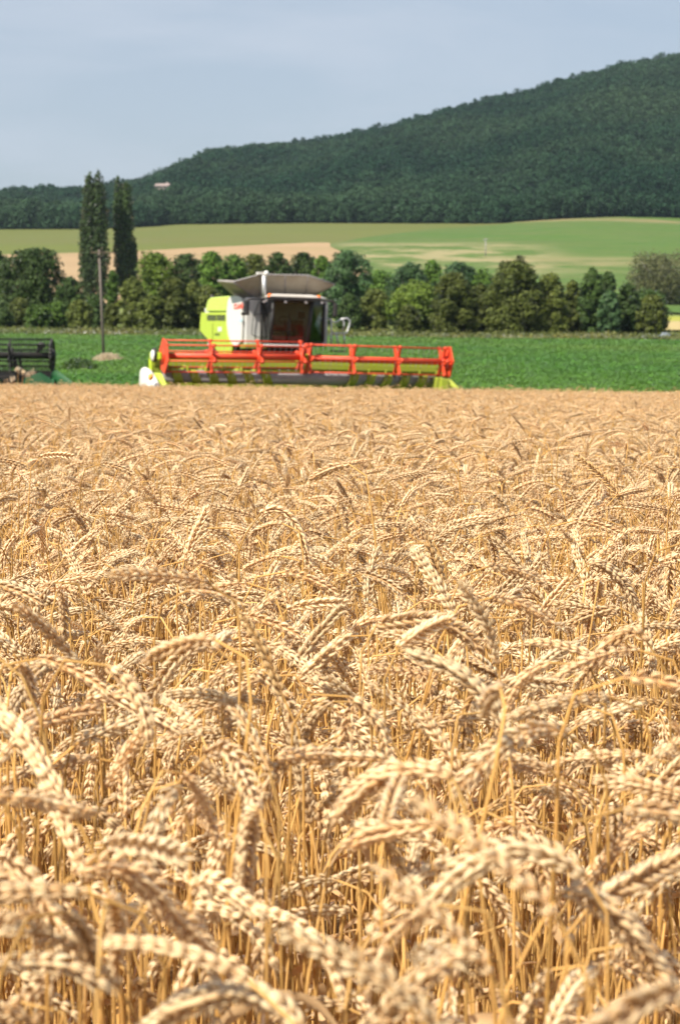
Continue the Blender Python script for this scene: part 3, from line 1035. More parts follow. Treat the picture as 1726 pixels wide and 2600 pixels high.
def bars(a0, a1, phase, r=.455, ext=.0):
    ax = (a1 - a0).normalized()
    f = Vector((0, 1, 0)); f = (f - ax * f.dot(ax)).normalized(); g = ax.cross(f)
    if g.z < 0: g = -g
    out = []
    for k in range(6):
        th = phase + k * math.pi / 3
        d = f * (math.cos(th) * r) + g * (math.sin(th) * r)
        out.append((a0 + d - ax * ext, a1 + d + ax * ext, d))
    return ax, f, g, out


def star(mm, c, ax, f, g, phase, r, hub, t, mi=0):
    poly = []
    for k in range(6):
        th = phase + k * math.pi / 3
        for (dth, rr) in ((-.13, r), (.13, r), (math.pi / 6, hub)):
            poly.append(c - ax * t / 2 + f * (math.cos(th + dth) * rr) + g * (math.sin(th + dth) * rr))
    mm.prism(poly, ax * t, mi)


for (a0, a1, ph, arms, plate_first) in ((aL0, aL1, R(18), [c1(365, 458), c1(590, 460), c1(793, 462)], True), (aR0, aR1, R(0), [c1(828, 467), c1(1035, 473), c1(1247, 480), c8(1262, 357)], False)):
    ax, f, g, bb = bars(a0, a1, ph)
    m = MB(); m.tube([a0, a1], .092, 16); m.build('reel_tube', M['red'], header)
    tn = MB()
    for (p, q, d) in bb:
        m = MB(); m.tube([p, q], .021, 8); m.build('reel_bar', M['red'], header)
        n = int((q - p).length / .16)
        for k in range(n + 1):
            s_ = p.lerp(q, k / n)
            tn.tube([s_, s_ + Vector((0, -.02, -.10)), s_ + Vector((0, .05, -.19))], .0035, 4, caps=False)
    tag(tn.build('tines', M['steel'], header), kind='stuff')
    for (u, v) in arms:
        c = L(u, v, 0)
        c = a0 + ax * (c - a0).dot(ax)
        m = MB(); star(m, c, ax, f, g, ph, .475, .155, .045)
        m.tube([c - ax * .05, c + ax * .05], .17, 14)
        for (p, q, d) in bb:
            m.tube([c + d - ax * .05, c + d + ax * .05], .046, 8)
        m.build('reel_arm', M['red'], header)
    e = a0 if plate_first else a1
    m = MB()
    poly = [e - ax * .02 + f * (math.cos(ph + k * math.pi / 3) * .52) + g * (math.sin(ph + k * math.pi / 3) * .52) for k in range(6)]
    m.prism(poly, ax * .04)
    m.tube([e - ax * .07, e + ax * .07], .2, 14)
    m.build('end_plate', M['red'], header, bevel=.008)
# reel support between both halves and at the ends
mid = (aL1 + aR0) / 2
m = MB(); m.prism([(mid.x - .04, -.10, mid.z - .1), (mid.x - .04, -.10, mid.z + .12), (mid.x - .04, 1.1, wt + .1), (mid.x - .04, 1.1, wt - .06)], (.08, 0, 0))
m.build('reel_support', M['lime_dusty'], header, bevel=.01)
for sx, e in ((x0, aL0), (x1, aR1)):
    m = MB(); m.prism([(sx - .03, -.10, e.z - .1), (sx - .03, -.10, e.z + .1), (sx - .03, 1.1, wt + .12), (sx - .03, 1.1, wt - .06)], (.06, 0, 0))
    m.build('reel_support', M['lime'], header, bevel=.01)

# --- auger with two opposed flights
AY, AR = .42, .185
g0 = L(*c6(400, 580), AY); g1 = L(*c8(1215, 620), AY)
m = MB(); m.tube([g0, g1], AR, 22); aug = m.build('auger', M['steel'], header)
axd = (g1 - g0).normalized(); Ltot = (g1 - g0).length
fy = Vector((0, 1, 0)); fz = axd.cross(fy) * 1.0
if fz.z < 0: fz = -fz
for (s0, s1, hand) in ((.0, Ltot * .365, 1), (Ltot * .62, Ltot, -1)):
    vs, fs = [], []
    n = 220
    for k in range(n + 1):
        s_ = s0 + (s1 - s0) * k / n
        th = hand * 2 * math.pi * s_ / .53
        dr = fy * math.cos(th) + fz * math.sin(th)
        for (rr, off) in ((AR - .01, -.012), (AR + .14, -.004), (AR + .14, .004), (AR - .01, .012)):
            vs.append(g0 + axd * (s_ + off) + dr * rr)
    for k in range(n):
        for j in range(4):
            j2 = (j + 1) % 4
            fs.append((k * 4 + j, k * 4 + j2, (k + 1) * 4 + j2, (k + 1) * 4 + j))
    b0_ = len(vs)
    for k in range(n + 1):
        s_ = s0 + (s1 - s0) * k / n
        th = hand * 2 * math.pi * s_ / .53
        dr = fy * math.cos(th) + fz * math.sin(th)
        for (rr, off) in ((AR - .01, .0), (AR + .02, .0), (AR + .02, .27), (AR - .01, .27)):
            vs.append(g0 + axd * min(s_ + off, Ltot) + dr * rr)
    for k in range(n):
        for j in range(4):
            j2 = (j + 1) % 4
            fs.append((b0_ + k * 4 + j, b0_ + k * 4 + j2, b0_ + (k + 1) * 4 + j2, b0_ + (k + 1) * 4 + j))
    m = MB(); m.add(vs, fs, 0, False); m.build('auger_flight', M['lime_dusty'], header)
m = MB()
for k in range(26):
    s_ = Ltot * (.37 + .25 * k / 25); th = k * 2.1
    dr = fy * math.cos(th) + fz * math.sin(th)
    p = g0 + axd * s_
    m.tube([p + dr * (AR - .02), p + dr * (AR + .11)], .009, 6)
tag(m.build('auger_fingers', M['steel'], header), kind='stuff')
m = MB(); m.box(((x0 + x1) / 2, -.40, .12), (x1 - x0, .1, .03))
for k in range(118):
    x = x0 + (x1 - x0) * (k + .5) / 118
    m.prism([(x - .022, -.44, .11), (x + .022, -.44, .11), (x, -.56, .11)], (0, 0, .018))
m.build('cutter_bar', M['black_dusty'], header)

# --- crop dividers
def snout(x_in, sgn, name, mats):
    """rounded wedge: tall at the back, low and narrow at the tip"""
    rings = []
    for (y, w, zl, zh) in ((-1.35, .03, .12, .20), (-1.1, .12, .12, .42), (-.7, .22, .14, .68), (-.2, .29, .2, .86), (.2, .30, .28, .92), (.5, .26, .36, .90), (.62, .18, .45, .82)):
        xc = x_in + sgn * w * .55
        ring = []
        for k in range(16):
            a = 2 * math.pi * k / 16
            ca, sa = math.cos(a), math.sin(a)
            ring.append(Vector((xc + math.copysign(abs(ca) ** .7, ca) * w / 2, y, (zl + zh) / 2 + math.copysign(abs(sa) ** .7, sa) * (zh - zl) / 2)))
        rings.append(ring)
    m = MB(); m.loft(rings)
    return m


dl = L(*c6(200, 540), -.3)
m = snout(x0 - .02, -1.25, 'divider', None)
dz = dl.z - .52; dx = dl.x - (x0 - .02 - .17)
m.v = [(p[0] * 1 + dx * .6, p[1], p[2] * 1.28 + dz * .3) for p in m.v]
dv = m.build('divider', M['white'], header)
m = MB()
m.prism([(x0 - .10, -1.30, .3), (x0 - .10, -.75, .92), (x0 - .10, -.15, 1.22), (x0 - .10, .30, 1.24), (x0 - .10, .35, .7), (x0 - .10, -.4, .3)], (.13, 0, 0))
m.build('divider_cover', M['lime_light'], header, bevel=.02)
m = MB(); p = L(*c6(250, 600), -1.05); m.ell((p.x, -.98, p.z), (.075, .09, .10), 10, 7); m.build('reflector', M['reflector'], header)
p = L(*c6(285, 285), .35)
m = MB(); m.tube([(p.x - .03, .35, p.z), (p.x + .05, .35, p.z)], .20, 20); pu = m.build('drive_pulley', M['black'], header)
m = MB(); m.ell((p.x - .035, .33, p.z - .02), (.055, .17, .165), 14, 9); m.build('pulley_cover', M['white'], header)
m = MB(); m.tube([(p.x + .05, .35, p.z), (aL0.x - .02, .02, aL0.z)], .05, 8); m.build('drive_shaft', M['lime'], header)
# right divider
m = MB(); q0 = L(*c8(1212, 565), -.2); q1 = L(*c8(1312, 700), -.2)
m.hexa([(q0.x, -.55, .2), (q1.x, -.55, .2), (q1.x, .3, .2), (q0.x, .3, .2), (q0.x, -.45, q0.z - .03), (q1.x, -.45, q0.z - .06), (q1.x, .3, q0.z + .02), (q0.x, .3, q0.z + .02)])
dv2 = m.build('divider', M['lime_dusty'], header, bevel=.02)
m = MB()
rings = []
for (t, r) in ((0, .12), (.3, .11), (.7, .07), (1, .02)):
    c = Vector((q1.x + .05 + .15 * t, -.2 - .55 * t, q0.z - .12 - .22 * t))
    rings.append([c + Vector((r * .8 * math.cos(2 * math.pi * k / 12), 0, r * math.sin(2 * math.pi * k / 12))) for k in range(12)])
m.loft(rings); m.build('divider_tip', M['lime_dusty'], header)

# --- body
YF = 3.35                                             # front wall of the body, beside the cab
XB = L(*c2(498, 520), YF).x                           # the visible side of the machine
XR = XB + 2.66
CX = (XB + XR) / 2
zt_ = LX(*c2(470, 292), XB).z
zb_ = LX(*c2(440, 700), XB).z
YB = LX(*c2(116, 520), XB).y
m = MB()
m.hexa([(XB + .05, YF, zb_ - .1), (XR, YF, zb_ - .1), (XR, YB + 1.0, zb_ - .1), (XB + .05, YB - .6, zb_ - .1),
        (XB + .05, YF, zt_ - .04), (XR, YF, zt_ - .04), (XR, YB + 1.0, zt_ - .25), (XB + .05, YB - .1, zt_ - .25)])
body = m.build('body', M['grey_panel'], comb, bevel=.03)


def side_panel(name, pts, mat, thick=.05, parent=None, bev=.012, xoff=0.0):
    poly = [LX(*c2(*p), XB + xoff) for p in pts]
    poly = [Vector((XB + xoff, p.y, p.z)) for p in poly]
    m = MB(); m.prism(poly, (-thick, 0, 0))
    return m.build(name, mat, parent or comb, bevel=bev)


wp = side_panel('white_panel', [(378, 300), (430, 290), (480, 300), (500, 335), (497, 430), (494, 600), (490, 705), (440, 752), (395, 712), (372, 640), (360, 540), (358, 440), (366, 350)], M['white'], .07, xoff=.02)
hood = side_panel('engine_hood', [(172, 430), (176, 385), (190, 330), (215, 305), (300, 297), (392, 291), (372, 330), (362, 380), (357, 430)], M['lime_light'], .08, xoff=.02, bev=.03)
door = side_panel('side_door', [(128, 442), (352, 438), (355, 540), (364, 640), (385, 700), (412, 740), (400, 818), (296, 818), (205, 705), (116, 606), (118, 520)], M['lime'], .07, xoff=.02, bev=.02)
gp = MB()
for (a, b) in ((165, 245), (252, 328)):
    for z in (468, 486, 504):
        poly = [LX(*c2(*p), XB - .055) for p in ((a, z - 6), (b, z - 4), (b, z + 7), (a, z + 5))]
        gp.prism([Vector((XB - .053, p.y, p.z)) for p in poly], (-.012, 0, 0))
gp.build('vent_grille', M['black'], door)
side_panel('door_seam', [(213, 540), (217, 540), (217, 700), (213, 700)], M['decal_dark'], .006, door, 0, -.053)
side_panel('badge', [(262, 572), (296, 570), (296, 610), (262, 612)], M['white'], .006, door, 0, -.053)
sm = MB()
for (a, b) in ((234, 246), (249, 261), (264, 278)):
    poly = [LX(*c2(*p), XB - .053) for p in ((a, 626), (b, 626), (b, 648), (a, 648))]
    sm.prism([Vector((XB - .053, p.y, p.z)) for p in poly], (-.006, 0, 0))
sm.build('model_mark', M['decal_dark'], door)
side_panel('sticker', [(450, 494), (482, 492), (482, 524), (450, 526)], M['decal_blue'], .006, wp, 0, -.053)
# red lettering on the white panel
la, lb = LX(*c2(404, 412), XB - .058), LX(*c2(488, 354), XB - .058)
cu = bpy.data.curves.new('lettering', 'FONT')
cu.body = 'CLAAS'
cu.size = 1.0
cu.extrude = .004
cu.offset = .055
ob = bpy.data.objects.new('lettering', cu)
COL.objects.link(ob)
dg = bpy.context.evaluated_depsgraph_get()
dg.update()
me = bpy.data.meshes.new_from_object(ob.evaluated_get(dg))
bpy.data.objects.remove(ob)
co = np.empty(len(me.vertices) * 3, np.float32); me.vertices.foreach_get('co', co); co = co.reshape(-1, 3)
mn, mx_ = co.min(0), co.max(0)
w_ = abs(la.y - lb.y); h_ = abs(la.z - lb.z)
yb_ = max(la.y, lb.y)
new = np.empty_like(co)
new[:, 1] = yb_ - (co[:, 0] - mn[0]) / (mx_[0] - mn[0]) * w_
new[:, 2] = min(la.z, lb.z) + (co[:, 1] - mn[1]) / (mx_[1] - mn[1]) * h_
new[:, 0] = XB - .054 - (co[:, 2] - mn[2])
me.vertices.foreach_set('co', new.ravel()); me.materials.clear(); me.materials.append(M['logo_red'])
link(bpy.data.objects.new('lettering', me), wp)
# dark lower edge behind the lime door, exhaust, rear frame
side_panel('lower_frame', [(108, 612), (118, 606), (300, 815), (290, 830)], M['black_dusty'], .05, body, 0, .03)
p = LX(*c2(165, 420), XB + .3); q = LX(*c2(168, 285), XB + .3)
m = MB(); m.tube([Vector((XB + .3, YB - .1, p.z - .3)), Vector((XB + .3, YB - .1, q.z))], .055, 10); m.build('exhaust', M['black_dusty'], body)
m = MB(); m.hexa([(XB + .3, YB - .8, 1.0), (XR - .2, YB - .8, 1.0), (XR - .2, YB + 1.8, 1.1), (XB + .3, YB + 1.8, 1.1), (XB + .2, YB - .8, zb_ - .15), (XR - .1, YB - .8, zb_ - .15), (XR - .1, YB + 1.6, 2.0), (XB + .2, YB + 1.6, 2.0)])
m.build('straw_hood', M['black_dusty'], body, bevel=.03)
m = MB(); m.hexa([(CX - .8, 3.2, .75), (CX + .8, 3.2, .75), (CX + .8, YB, .9), (CX - .8, YB, .9), (CX - .8, 3.2, zb_ - .12), (CX + .8, 3.2, zb_ - .12), (CX + .8, YB, zb_ - .12), (CX - .8, YB, zb_ - .12)])
m.build('chassis', M['black_dusty'], body)
# --- feeder house
m = MB(); m.hexa([(CX - .72, 1.06, .42), (CX + .72, 1.06, .42), (CX + .72, 3.0, 1.0), (CX - .72, 3.0, 1.0), (CX - .72, 1.06, 1.12), (CX + .72, 1.06, 1.12), (CX + .72, 3.0, 1.72), (CX - .72, 3.0, 1.72)])
m.build('feeder_house', M['red_dark'], comb, bevel=.02)

# front wall details: pipe handrail
pr = [L(*c2(*p), YF - .05) for p in ((636, 335), (612, 400), (585, 470), (572, 560), (570, 640), (600, 655), (640, 668))]
m = MB(); m.tube(pr, .012, 6); m.build('handrail', M['black'], body)
m = MB(); m.tube([L(*c2(*p), YF - .04) for p in ((575, 465), (600, 452), (650, 455))], .009, 6); m.build('hose', M['black'], body)

# --- cab
YC = 2.35
fbl, ftl = L(*c2(735, 705), YC + .05), L(*c2(764, 340), YC - .10)
fbr, ftr = L(*c2(1075, 708), YC + .05), L(*c2(1112, 345), YC - .10)
rbr, rtr = L(*c2(1205, 708), YC + .55), L(*c2(1222, 350), YC + .5)
lbl, ltl = L(*c2(654, 703), YF - .04), L(*c2(656, 335), YF - .04)
rrb = Vector((rbr.x, 4.0, rbr.z)); rrt = Vector((rtr.x, 4.0, rtr.z))
cab = MB()
floor = min(fbl.z, fbr.z) - .02
for z, t in ((floor - .07, .14),):
    cab.prism([Vector((p.x, p.y, z)) for p in (fbl, fbr, rbr, rrb, Vector((lbl.x, 4.0, 0)), lbl)], (0, 0, t))
cab.prism([Vector((p.x, p.y, ftl.z - .01)) for p in (ftl, ftr, rtr, rrt, Vector((ltl.x, 4.0, 0)), ltl)], (0, 0, .12))
for (a, b, r) in ((fbl, ftl, .055), (fbr, ftr, .06), (rbr, rtr, .055), (lbl, ltl, .04), (rrb, rrt, .06)):
    cab.tube([a, b], r, 8)
bl = Vector((lbl.x, 4.0, lbl.z)); tl = Vector((ltl.x, 4.0, ltl.z))
cab.prism([bl, rrb, rrt, tl], (0, .05, 0))
cab_o = cab.build('cab', M['black'], comb)
def pane(name, pts, mat):
    c = sum(pts, Vector()) / len(pts)
    nrm = (pts[1] - pts[0]).cross(pts[2] - pts[0]).normalized()
    m = MB(); m.prism([p - nrm * .006 for p in pts], nrm * .012)
    return m.build(name, mat, cab_o)
pane('windshield', [fbl, fbr, ftr, ftl], M['glass'])
pane('corner_window', [fbr, rbr, rtr, ftr], M['glass_side'])
pane('side_window', [lbl, fbl, ftl, ltl], M['glass_side'])
m = MB()
r0, r1 = L(*c2(742, 330), YC - .3), L(*c2(1150, 335), YC - .3)
rz = L(*c2(940, 276), YC - .1).z
ring = lambda z, g: [Vector((p.x + sx * g, p.y + sy * g, z)) for (p, sx, sy) in ((Vector((r0.x - .02, YC - .32, 0)), 1, 1), (Vector((r1.x + .04, YC - .32, 0)), -1, 1), (Vector((rtr.x + .06, YC + .4, 0)), -1, 1), (Vector((rtr.x + .06, 4.05, 0)), -1, -1), (Vector((ltl.x - .03, 4.05, 0)), 1, -1), (Vector((ltl.x - .03, YF - .2, 0)), 1, 1))]
m.loft([ring(ftl.z + .105, .05), ring(ftl.z + .13, 0), ring(rz - .07, 0), ring(rz, .14)], sm=False)
roof = m.build('roof', M['roof_grey'], comb, bevel=.02)
m = MB(); m.box(((r0.x + r1.x) / 2, YC - .30, ftl.z + .085), (r1.x - r0.x + .3, .07, .06)); m.build('light_bar', M['black'], roof)
for (x, y) in ((870 - 190, 342), (875, 345), (1060, 350), (1205, 352), (700, 330)):
    p = L(*c2(x, y), YC - .36)
    m = MB(); m.tube([p + Vector((0, .05, 0)), p + Vector((0, -.02, 0))], .036, 10); m.build('work_lamp', M['steel'], roof)
for (x, y) in ((730, 284), (1172, 302)):
    p = L(*c2(x, y), YC - .12)
    m = MB(); m.tube([p + Vector((0, 0, -.11)), p + Vector((0, 0, .02)), p + Vector((0, 0, .06))], [.06, .058, .03], 12); m.build('beacon', M['orange'], roof)
# mirrors
ml = L(*c2(525, 390), YC - .2)
m = MB(); m.tube([L(*c2(690, 318), YC - .2), L(*c2(555, 318), YC - .2), L(*c2(530, 330), YC - .2), ml], .028, 8); am = m.build('mirror_arm', M['black'], comb)
m = MB(); m.box(ml + Vector((0, 0, -.02)), (.14, .10, .44)); m.box(ml + Vector((-.10, .02, -.20)), (.14, .08, .1)); m.build('mirror', M['black'], am, bevel=.03)
mr = L(*c2(1322, 420), YC - .2)
m = MB(); m.tube([L(*c2(1150, 325), YC - .2), L(*c2(1290, 338), YC - .2), L(*c2(1318, 350), YC - .2), mr], .034, 8); am = m.build('mirror_arm', M['black'], comb)
m = MB(); m.box(mr, (.13, .10, .40)); m.build('mirror', M['black'], am, bevel=.03)
m = MB(); m.tube([L(*c2(905, 690), YC - .03), L(*c2(900, 520), YC - .03)], .012, 6); m.tube([L(*c2(902, 640), YC - .03), L(*c2(910, 450), YC - .03)], .015, 6); m.build('wiper', M['black'], cab_o)
# inside the cab
cx = (fbl.x + fbr.x) / 2
m = MB(); m.box((cx, 3.35, floor + .42), (.52, .5, .14)); m.box((cx, 3.62, floor + .82), (.50, .12, .72)); m.box((cx, 3.62, floor + 1.24), (.26, .1, .16)); m.build('driver_seat', M['seat'], cab_o, bevel=.04)
m = MB(); m.tube([(cx, 2.62, floor + .02), (cx, 2.85, floor + .68)], .045, 8)
pts_ = [Vector((cx + .19 * math.cos(a), 2.87 + .06 * math.sin(a), floor + .70 + .18 * math.sin(a) * .6)) for a in np.linspace(0, 2 * math.pi, 20)]
m.tube(pts_, .014, 6, caps=False); m.build('steering_wheel', M['black'], cab_o)
m = MB(); m.box((cx + .48, 3.2, floor + .45), (.22, .7, .5)); m.box((cx + .5, 2.8, floor + .85), (.22, .05, .2)); m.build('console', M['black_dusty'], cab_o, bevel=.03)
# platform under the cab
p0, p1 = L(*c2(708, 726), YC - .05), L(*c2(1050, 760), YC - .05)
m = MB(); m.box(((p0.x + p1.x) / 2, YC + .3, (p0.z + p1.z) / 2), (p1.x - p0.x, .7, abs(p0.z - p1.z))); m.build('platform', M['grey_panel'], comb, bevel=.02)
p0, p1 = L(*c2(500, 722), YF - .2), L(*c2(700, 762), YF - .2)
m = MB(); m.box(((p0.x + p1.x) / 2, YF - .0, (p0.z + p1.z) / 2 - .02), (p1.x - p0.x, .5, .12)); m.build('step_plate', M['lime_dusty'], comb, bevel=.02)

# --- grain tank with unfolded flaps
YT = 3.7
b0, b1 = L(*c2(575, 290), YT), L(*c2(1125, 288), YT)
f0, f1, f2, f3 = L(*c2(400, 161), YT - .75), L(*c2(645, 96), YT - .62), L(*c2(1075, 104), YT - .62), L(*c2(1314, 186), YT - .75)
blx = b0.x
lr_b = LX(*c2(440, 286), blx)
lr_t = LX(*c2(262, 151), f0.x - .1)
m = MB()
m.hexa([(b0.x, YT, zt_ - .5), (b1.x, YT, zt_ - .5), (b1.x, lr_b.y, zt_ - .5), (b0.x, lr_b.y, zt_ - .5), (b0.x, YT, b0.z), (b1.x, YT, b1.z), (b1.x, lr_b.y, b1.z), (b0.x, lr_b.y, b0.z)])
tank = m.build('grain_tank', M['tank'], comb, bevel=.02)
fb0 = b0.lerp(b1, .10); fb1 = b0.lerp(b1, .86)
bk = [Vector((b0.x, lr_b.y, b0.z)), Vector((b1.x, lr_b.y, b1.z))]
bt = [lr_t, Vector((f3.x + .05, lr_t.y, f3.z))]
def flap(polys, mat=M['tank']):
    m = MB()
    for poly in polys:
        nrm = (poly[1] - poly[0]).cross(poly[2] - poly[0]).normalized() * .035
        m.prism(poly, nrm)
    return m.build('tank_flap', mat, tank)
flap([[fb0, fb1, f2, f1]])
flap([[b0, fb0, f1], [b0, f1, f0]])
flap([[fb1, b1, f3], [fb1, f3, f2]])
flap([[bk[0], b0, f0, bt[0]]])
flap([[b1, bk[1], bt[1], f3]])
flap([[bk[1], bk[0], bt[0], bt[1]]])
m = MB()
for (a, b) in ((f1, fb0), (f2, fb1), (f0, b0), (f3, b1), (f1.lerp(f2, .52), fb0.lerp(fb1, .55))):
    n_ = Vector((0, -.03, -.01)); m.tube([a + n_, b + n_], .022, 6)
m.tube([f0 + Vector((0, -.02, 0)), f1 + Vector((0, -.02, 0)), f2 + Vector((0, -.02, 0)), f3 + Vector((0, -.02, 0))], .024, 6)
m.tube([f0, bt[0]], .024, 6)
m.build('flap_frame', M['steel'], tank)
pp0, pp1 = L(*c2(680, 300), YT - .78), L(*c2(678, 105), YT - .78)
m = MB(); m.tube([pp0, pp1], .062, 12); m.build('lamp_pole', M['rail'], tank)
pk = L(*c2(700, 86), YT - .8)
m = MB(); m.ell(pk, (.075, .075, .085), 12, 8); m.box(pk + Vector((-.12, .1, 0)), (.28, .2, .07)); m.build('lamp_head', M['white'], tank)

# --- ladder rails at the right of the cab
m = MB()
for pts2 in ([(1252, 495), (1285, 505), (1300, 528), (1335, 528), (1372, 503), (1395, 512), (1402, 550), (1388, 612)],
             [(1372, 498), (1430, 493), (1456, 515), (1448, 560), (1425, 625), (1300, 630), (1285, 610), (1285, 510)],
             [(1285, 630), (1285, 735)], [(1330, 632), (1352, 735)], [(1400, 632), (1408, 735)]):
    m.tube([L(*c2(*p), 3.0) for p in pts2], .026, 8)
lad = m.build('ladder_rail', M['rail'], comb)
m = MB()
zz = [L(*c2(1340, y), 3.0).z for y in (740, 790, 840)]
for z in zz:
    p = L(*c2(1290, 740), 3.0); q = L(*c2(1410, 740), 3.0)
    m.box(((p.x + q.x) / 2, 3.05, z), (q.x - p.x, .2, .04))
m.build('ladder_step', M['black_dusty'], lad)

# --- wheels
def wheel(x, y, r, w):
    m = MB()
    prof = [(.52 * r, -.40), (.80 * r, -.5), (.95 * r, -.46), (r, -.30), (r, .30), (.95 * r, .46), (.80 * r, .5), (.52 * r, .40)]
    rings = []
    for (rr, t) in prof:
        rings.append([Vector((x + t * w, y + rr * math.cos(2 * math.pi * k / 30), r + rr * math.sin(2 * math.pi * k / 30))) for k in range(30)])
    m.loft(rings, caps=False)
    for k in range(20):
        a = 2 * math.pi * k / 20
        for s_ in (-1, 1):
            c = Vector((x + s_ * w * .22, y + (r + .02) * math.cos(a + s_ * .08), r + (r + .02) * math.sin(a + s_ * .08)))
            m.box((0, 0, 0), (w * .46, .07, .06), 0, Matrix.Rotation(a, 3, 'X') @ Matrix.Rotation(s_ * .5, 3, 'Z'))
            for i in range(len(m.v) - 8, len(m.v)): m.v[i] = tuple(Vector(m.v[i]) + c)
    t = m.build('wheel', M['rubber'], comb)
    m = MB()
    rings = []
    for (rr, tt2) in ((.54 * r, -.36), (.46 * r, -.30), (.20 * r, -.05), (.12 * r, -.16), (.02, -.18)):
        rings.append([Vector((x + tt2 * w * 1.0, y + rr * math.cos(2 * math.pi * k / 24), r + rr * math.sin(2 * math.pi * k / 24))) for k in range(24)])
    m.loft(rings, caps=False)
    m.build('rim', M['red_dark'], t)
wheel(XB + .30, 3.95, .92, .65); wheel(XR - .30, 3.95, .92, .65)
wheel(XB + .35, YB + .35, .66, .5); wheel(XR - .4, YB + .35, .66, .5)

# ------------------------------------------------------------------ second machine: black reel header at the left edge
hd = 66.0
e0 = at(135, 903, hd)
hg = zt(e0.x, hd)
hroot = empty('harvester_header', (e0.x, hd, hg))
tag(hroot, 'dark green harvester header with black tined reel, cut off by the left edge', 'harvester header')
ez = e0.z - hg
LEN = 7.6
m = MB(); m.tube([(-LEN, 0, ez + .06), (-.02, 0, ez)], .105, 16); m.build('reel_tube', M['black_dusty'], hroot)
rr_ = .50
tn = MB()
for k in range(6):
    th = R(20) + k * math.pi / 3
    d = Vector((0, math.cos(th) * rr_, math.sin(th) * rr_))
    m = MB(); m.tube([Vector((-LEN, 0, ez + .06)) + d, Vector((-.05, 0, ez)) + d], .026, 8); m.build('reel_bar', M['black'], hroot)
    n = 95
    for j in range(n):
        p = Vector((-LEN, 0, ez + .06)).lerp(Vector((-.05, 0, ez)), (j + .5) / n) + d
        tn.tube([p, p + Vector((0, -.03, -.18)), p + Vector((0, .04, -.36))], .011, 4, caps=False)
tag(tn.build('tines', M['black'], hroot), kind='stuff')
for x in (-.02, -1.27, -2.9, -4.5, -6.2):
    m = MB()
    star(m, Vector((x - .02, 0, ez)), Vector((1, 0, 0)), Vector((0, 1, 0)), Vector((0, 0, 1)), R(20), .53, .12, .04)
    if x > -.1:
        for k in range(24):
            a, b = 2 * math.pi * k / 24, 2 * math.pi * (k + 1) / 24
            m.tube([(x, .46 * math.cos(a), ez + .46 * math.sin(a)), (x, .46 * math.cos(b), ez + .46 * math.sin(b))], .045, 6)
        m.tube([(x - .08, 0, ez), (x + .1, 0, ez)], .17, 12)
        m.ell((x - .30, -.25, ez + .30), (.13, .11, .11), 10, 7)
        m.tube([(x - .3, -.25, ez + .3), (x - .5, .1, ez + .05)], .05, 8)
    m.build('reel_arm', M['black'], hroot)
m = MB()
m.hexa([(-LEN, .95, .42), (.05, .95, .42), (.05, 1.05, .42), (-LEN, 1.05, .42), (-LEN, .95, 1.30), (.05, .95, 1.24), (.05, 1.1, 1.24), (-LEN, 1.1, 1.30)])
m.hexa([(-LEN, -.55, .36), (.05, -.55, .36), (.05, .95, .36), (-LEN, .95, .36), (-LEN, -.55, .40), (.05, -.55, .40), (.05, .949, .5), (-LEN, .949, .5)])
m.build('header_pan', M['black'], hroot, bevel=.01)
m = MB(); m.tube([(-LEN, .4, .90), (0, .4, .86)], .27, 18); m.build('auger', M['black_dusty'], hroot)
m = MB()
m.prism([(.05, 1.1, .4), (.05, 1.1, 1.18), (.05, .2, 1.22), (.05, -.6, .98), (.05, -1.1, .6), (.05, -1.1, .4)], (.07, 0, 0))
m.prism([(-1.0, -.70, .45), (-.75, -.70, 1.02), (-.3, -.66, 1.20), (.05, -.62, .98), (.05, -.70, .42)], (0, .08, 0))
for k in range(5):
    m.prism([(-1.1 - .55 * k, -.6, .45), (-1.0 - .55 * k, -.6, .98), (-.85 - .55 * k, -.6, .45)], (0, .5, .05))
m.build('end_panel', M['green_paint'], hroot, bevel=.015)
m = MB(); rings = []
for (t, r) in ((0, .30), (.25, .25), (.6, .16), (.9, .06), (1, .015)):
    c = Vector((.10 + .82 * t, -.3 - 1.0 * t, 1.0 - .26 * t))
    rings.append([c + Vector((r * .45 * math.cos(2 * math.pi * k / 12), 0, r * math.sin(2 * math.pi * k / 12))) for k in range(12)])
m.loft(rings); m.build('divider', M['green_paint'], hroot)
for x in (-1.25, -4.5):
    m = MB(); m.prism([(x, 1.0, 1.0), (x, 1.0, 1.28), (x, .1, ez + .12), (x, -.12, ez + .05), (x, -.12, ez - .1), (x, .1, ez - .08)], (.09, 0, 0))
    m.tube([(x + .2, 1.0, 1.1), (x + .2, .2, ez + .02)], .045, 8); m.build('reel_support', M['black'], hroot)
m = MB(); m.box((-LEN / 2, 1.6, .62), (1.6, 1.0, .5)); m.tube([(-LEN / 2 - .6, 1.5, .3), (-LEN / 2 - .6, 1.5, -.05)], .08, 8); m.tube([(-LEN / 2 + .6, 1.5, .3), (-LEN / 2 + .6, 1.5, -.05)], .08, 8)
for x in (-LEN + .4, -.3):
    m.tube([(x, .7, .4), (x, .7, -.05)], .06, 8)
m.build('stand', M['black'], hroot)

# ------------------------------------------------------------------ wheat
KT = np.array([0, .16, .40, .66, .86, 1.0])
KR = np.array([.34, .82, 1.0, .80, .42, .12])
NS = 6


class Arr:
    def __init__(s): s.v = []; s.q = []; s.t = []; s.n = 0
    def add(s, v, q, t):
        s.v.append(v); s.q.append(q + s.n); s.t.append(t); s.n += len(v)
    def get(s): return np.concatenate(s.v), np.concatenate(s.q), np.concatenate(s.t)


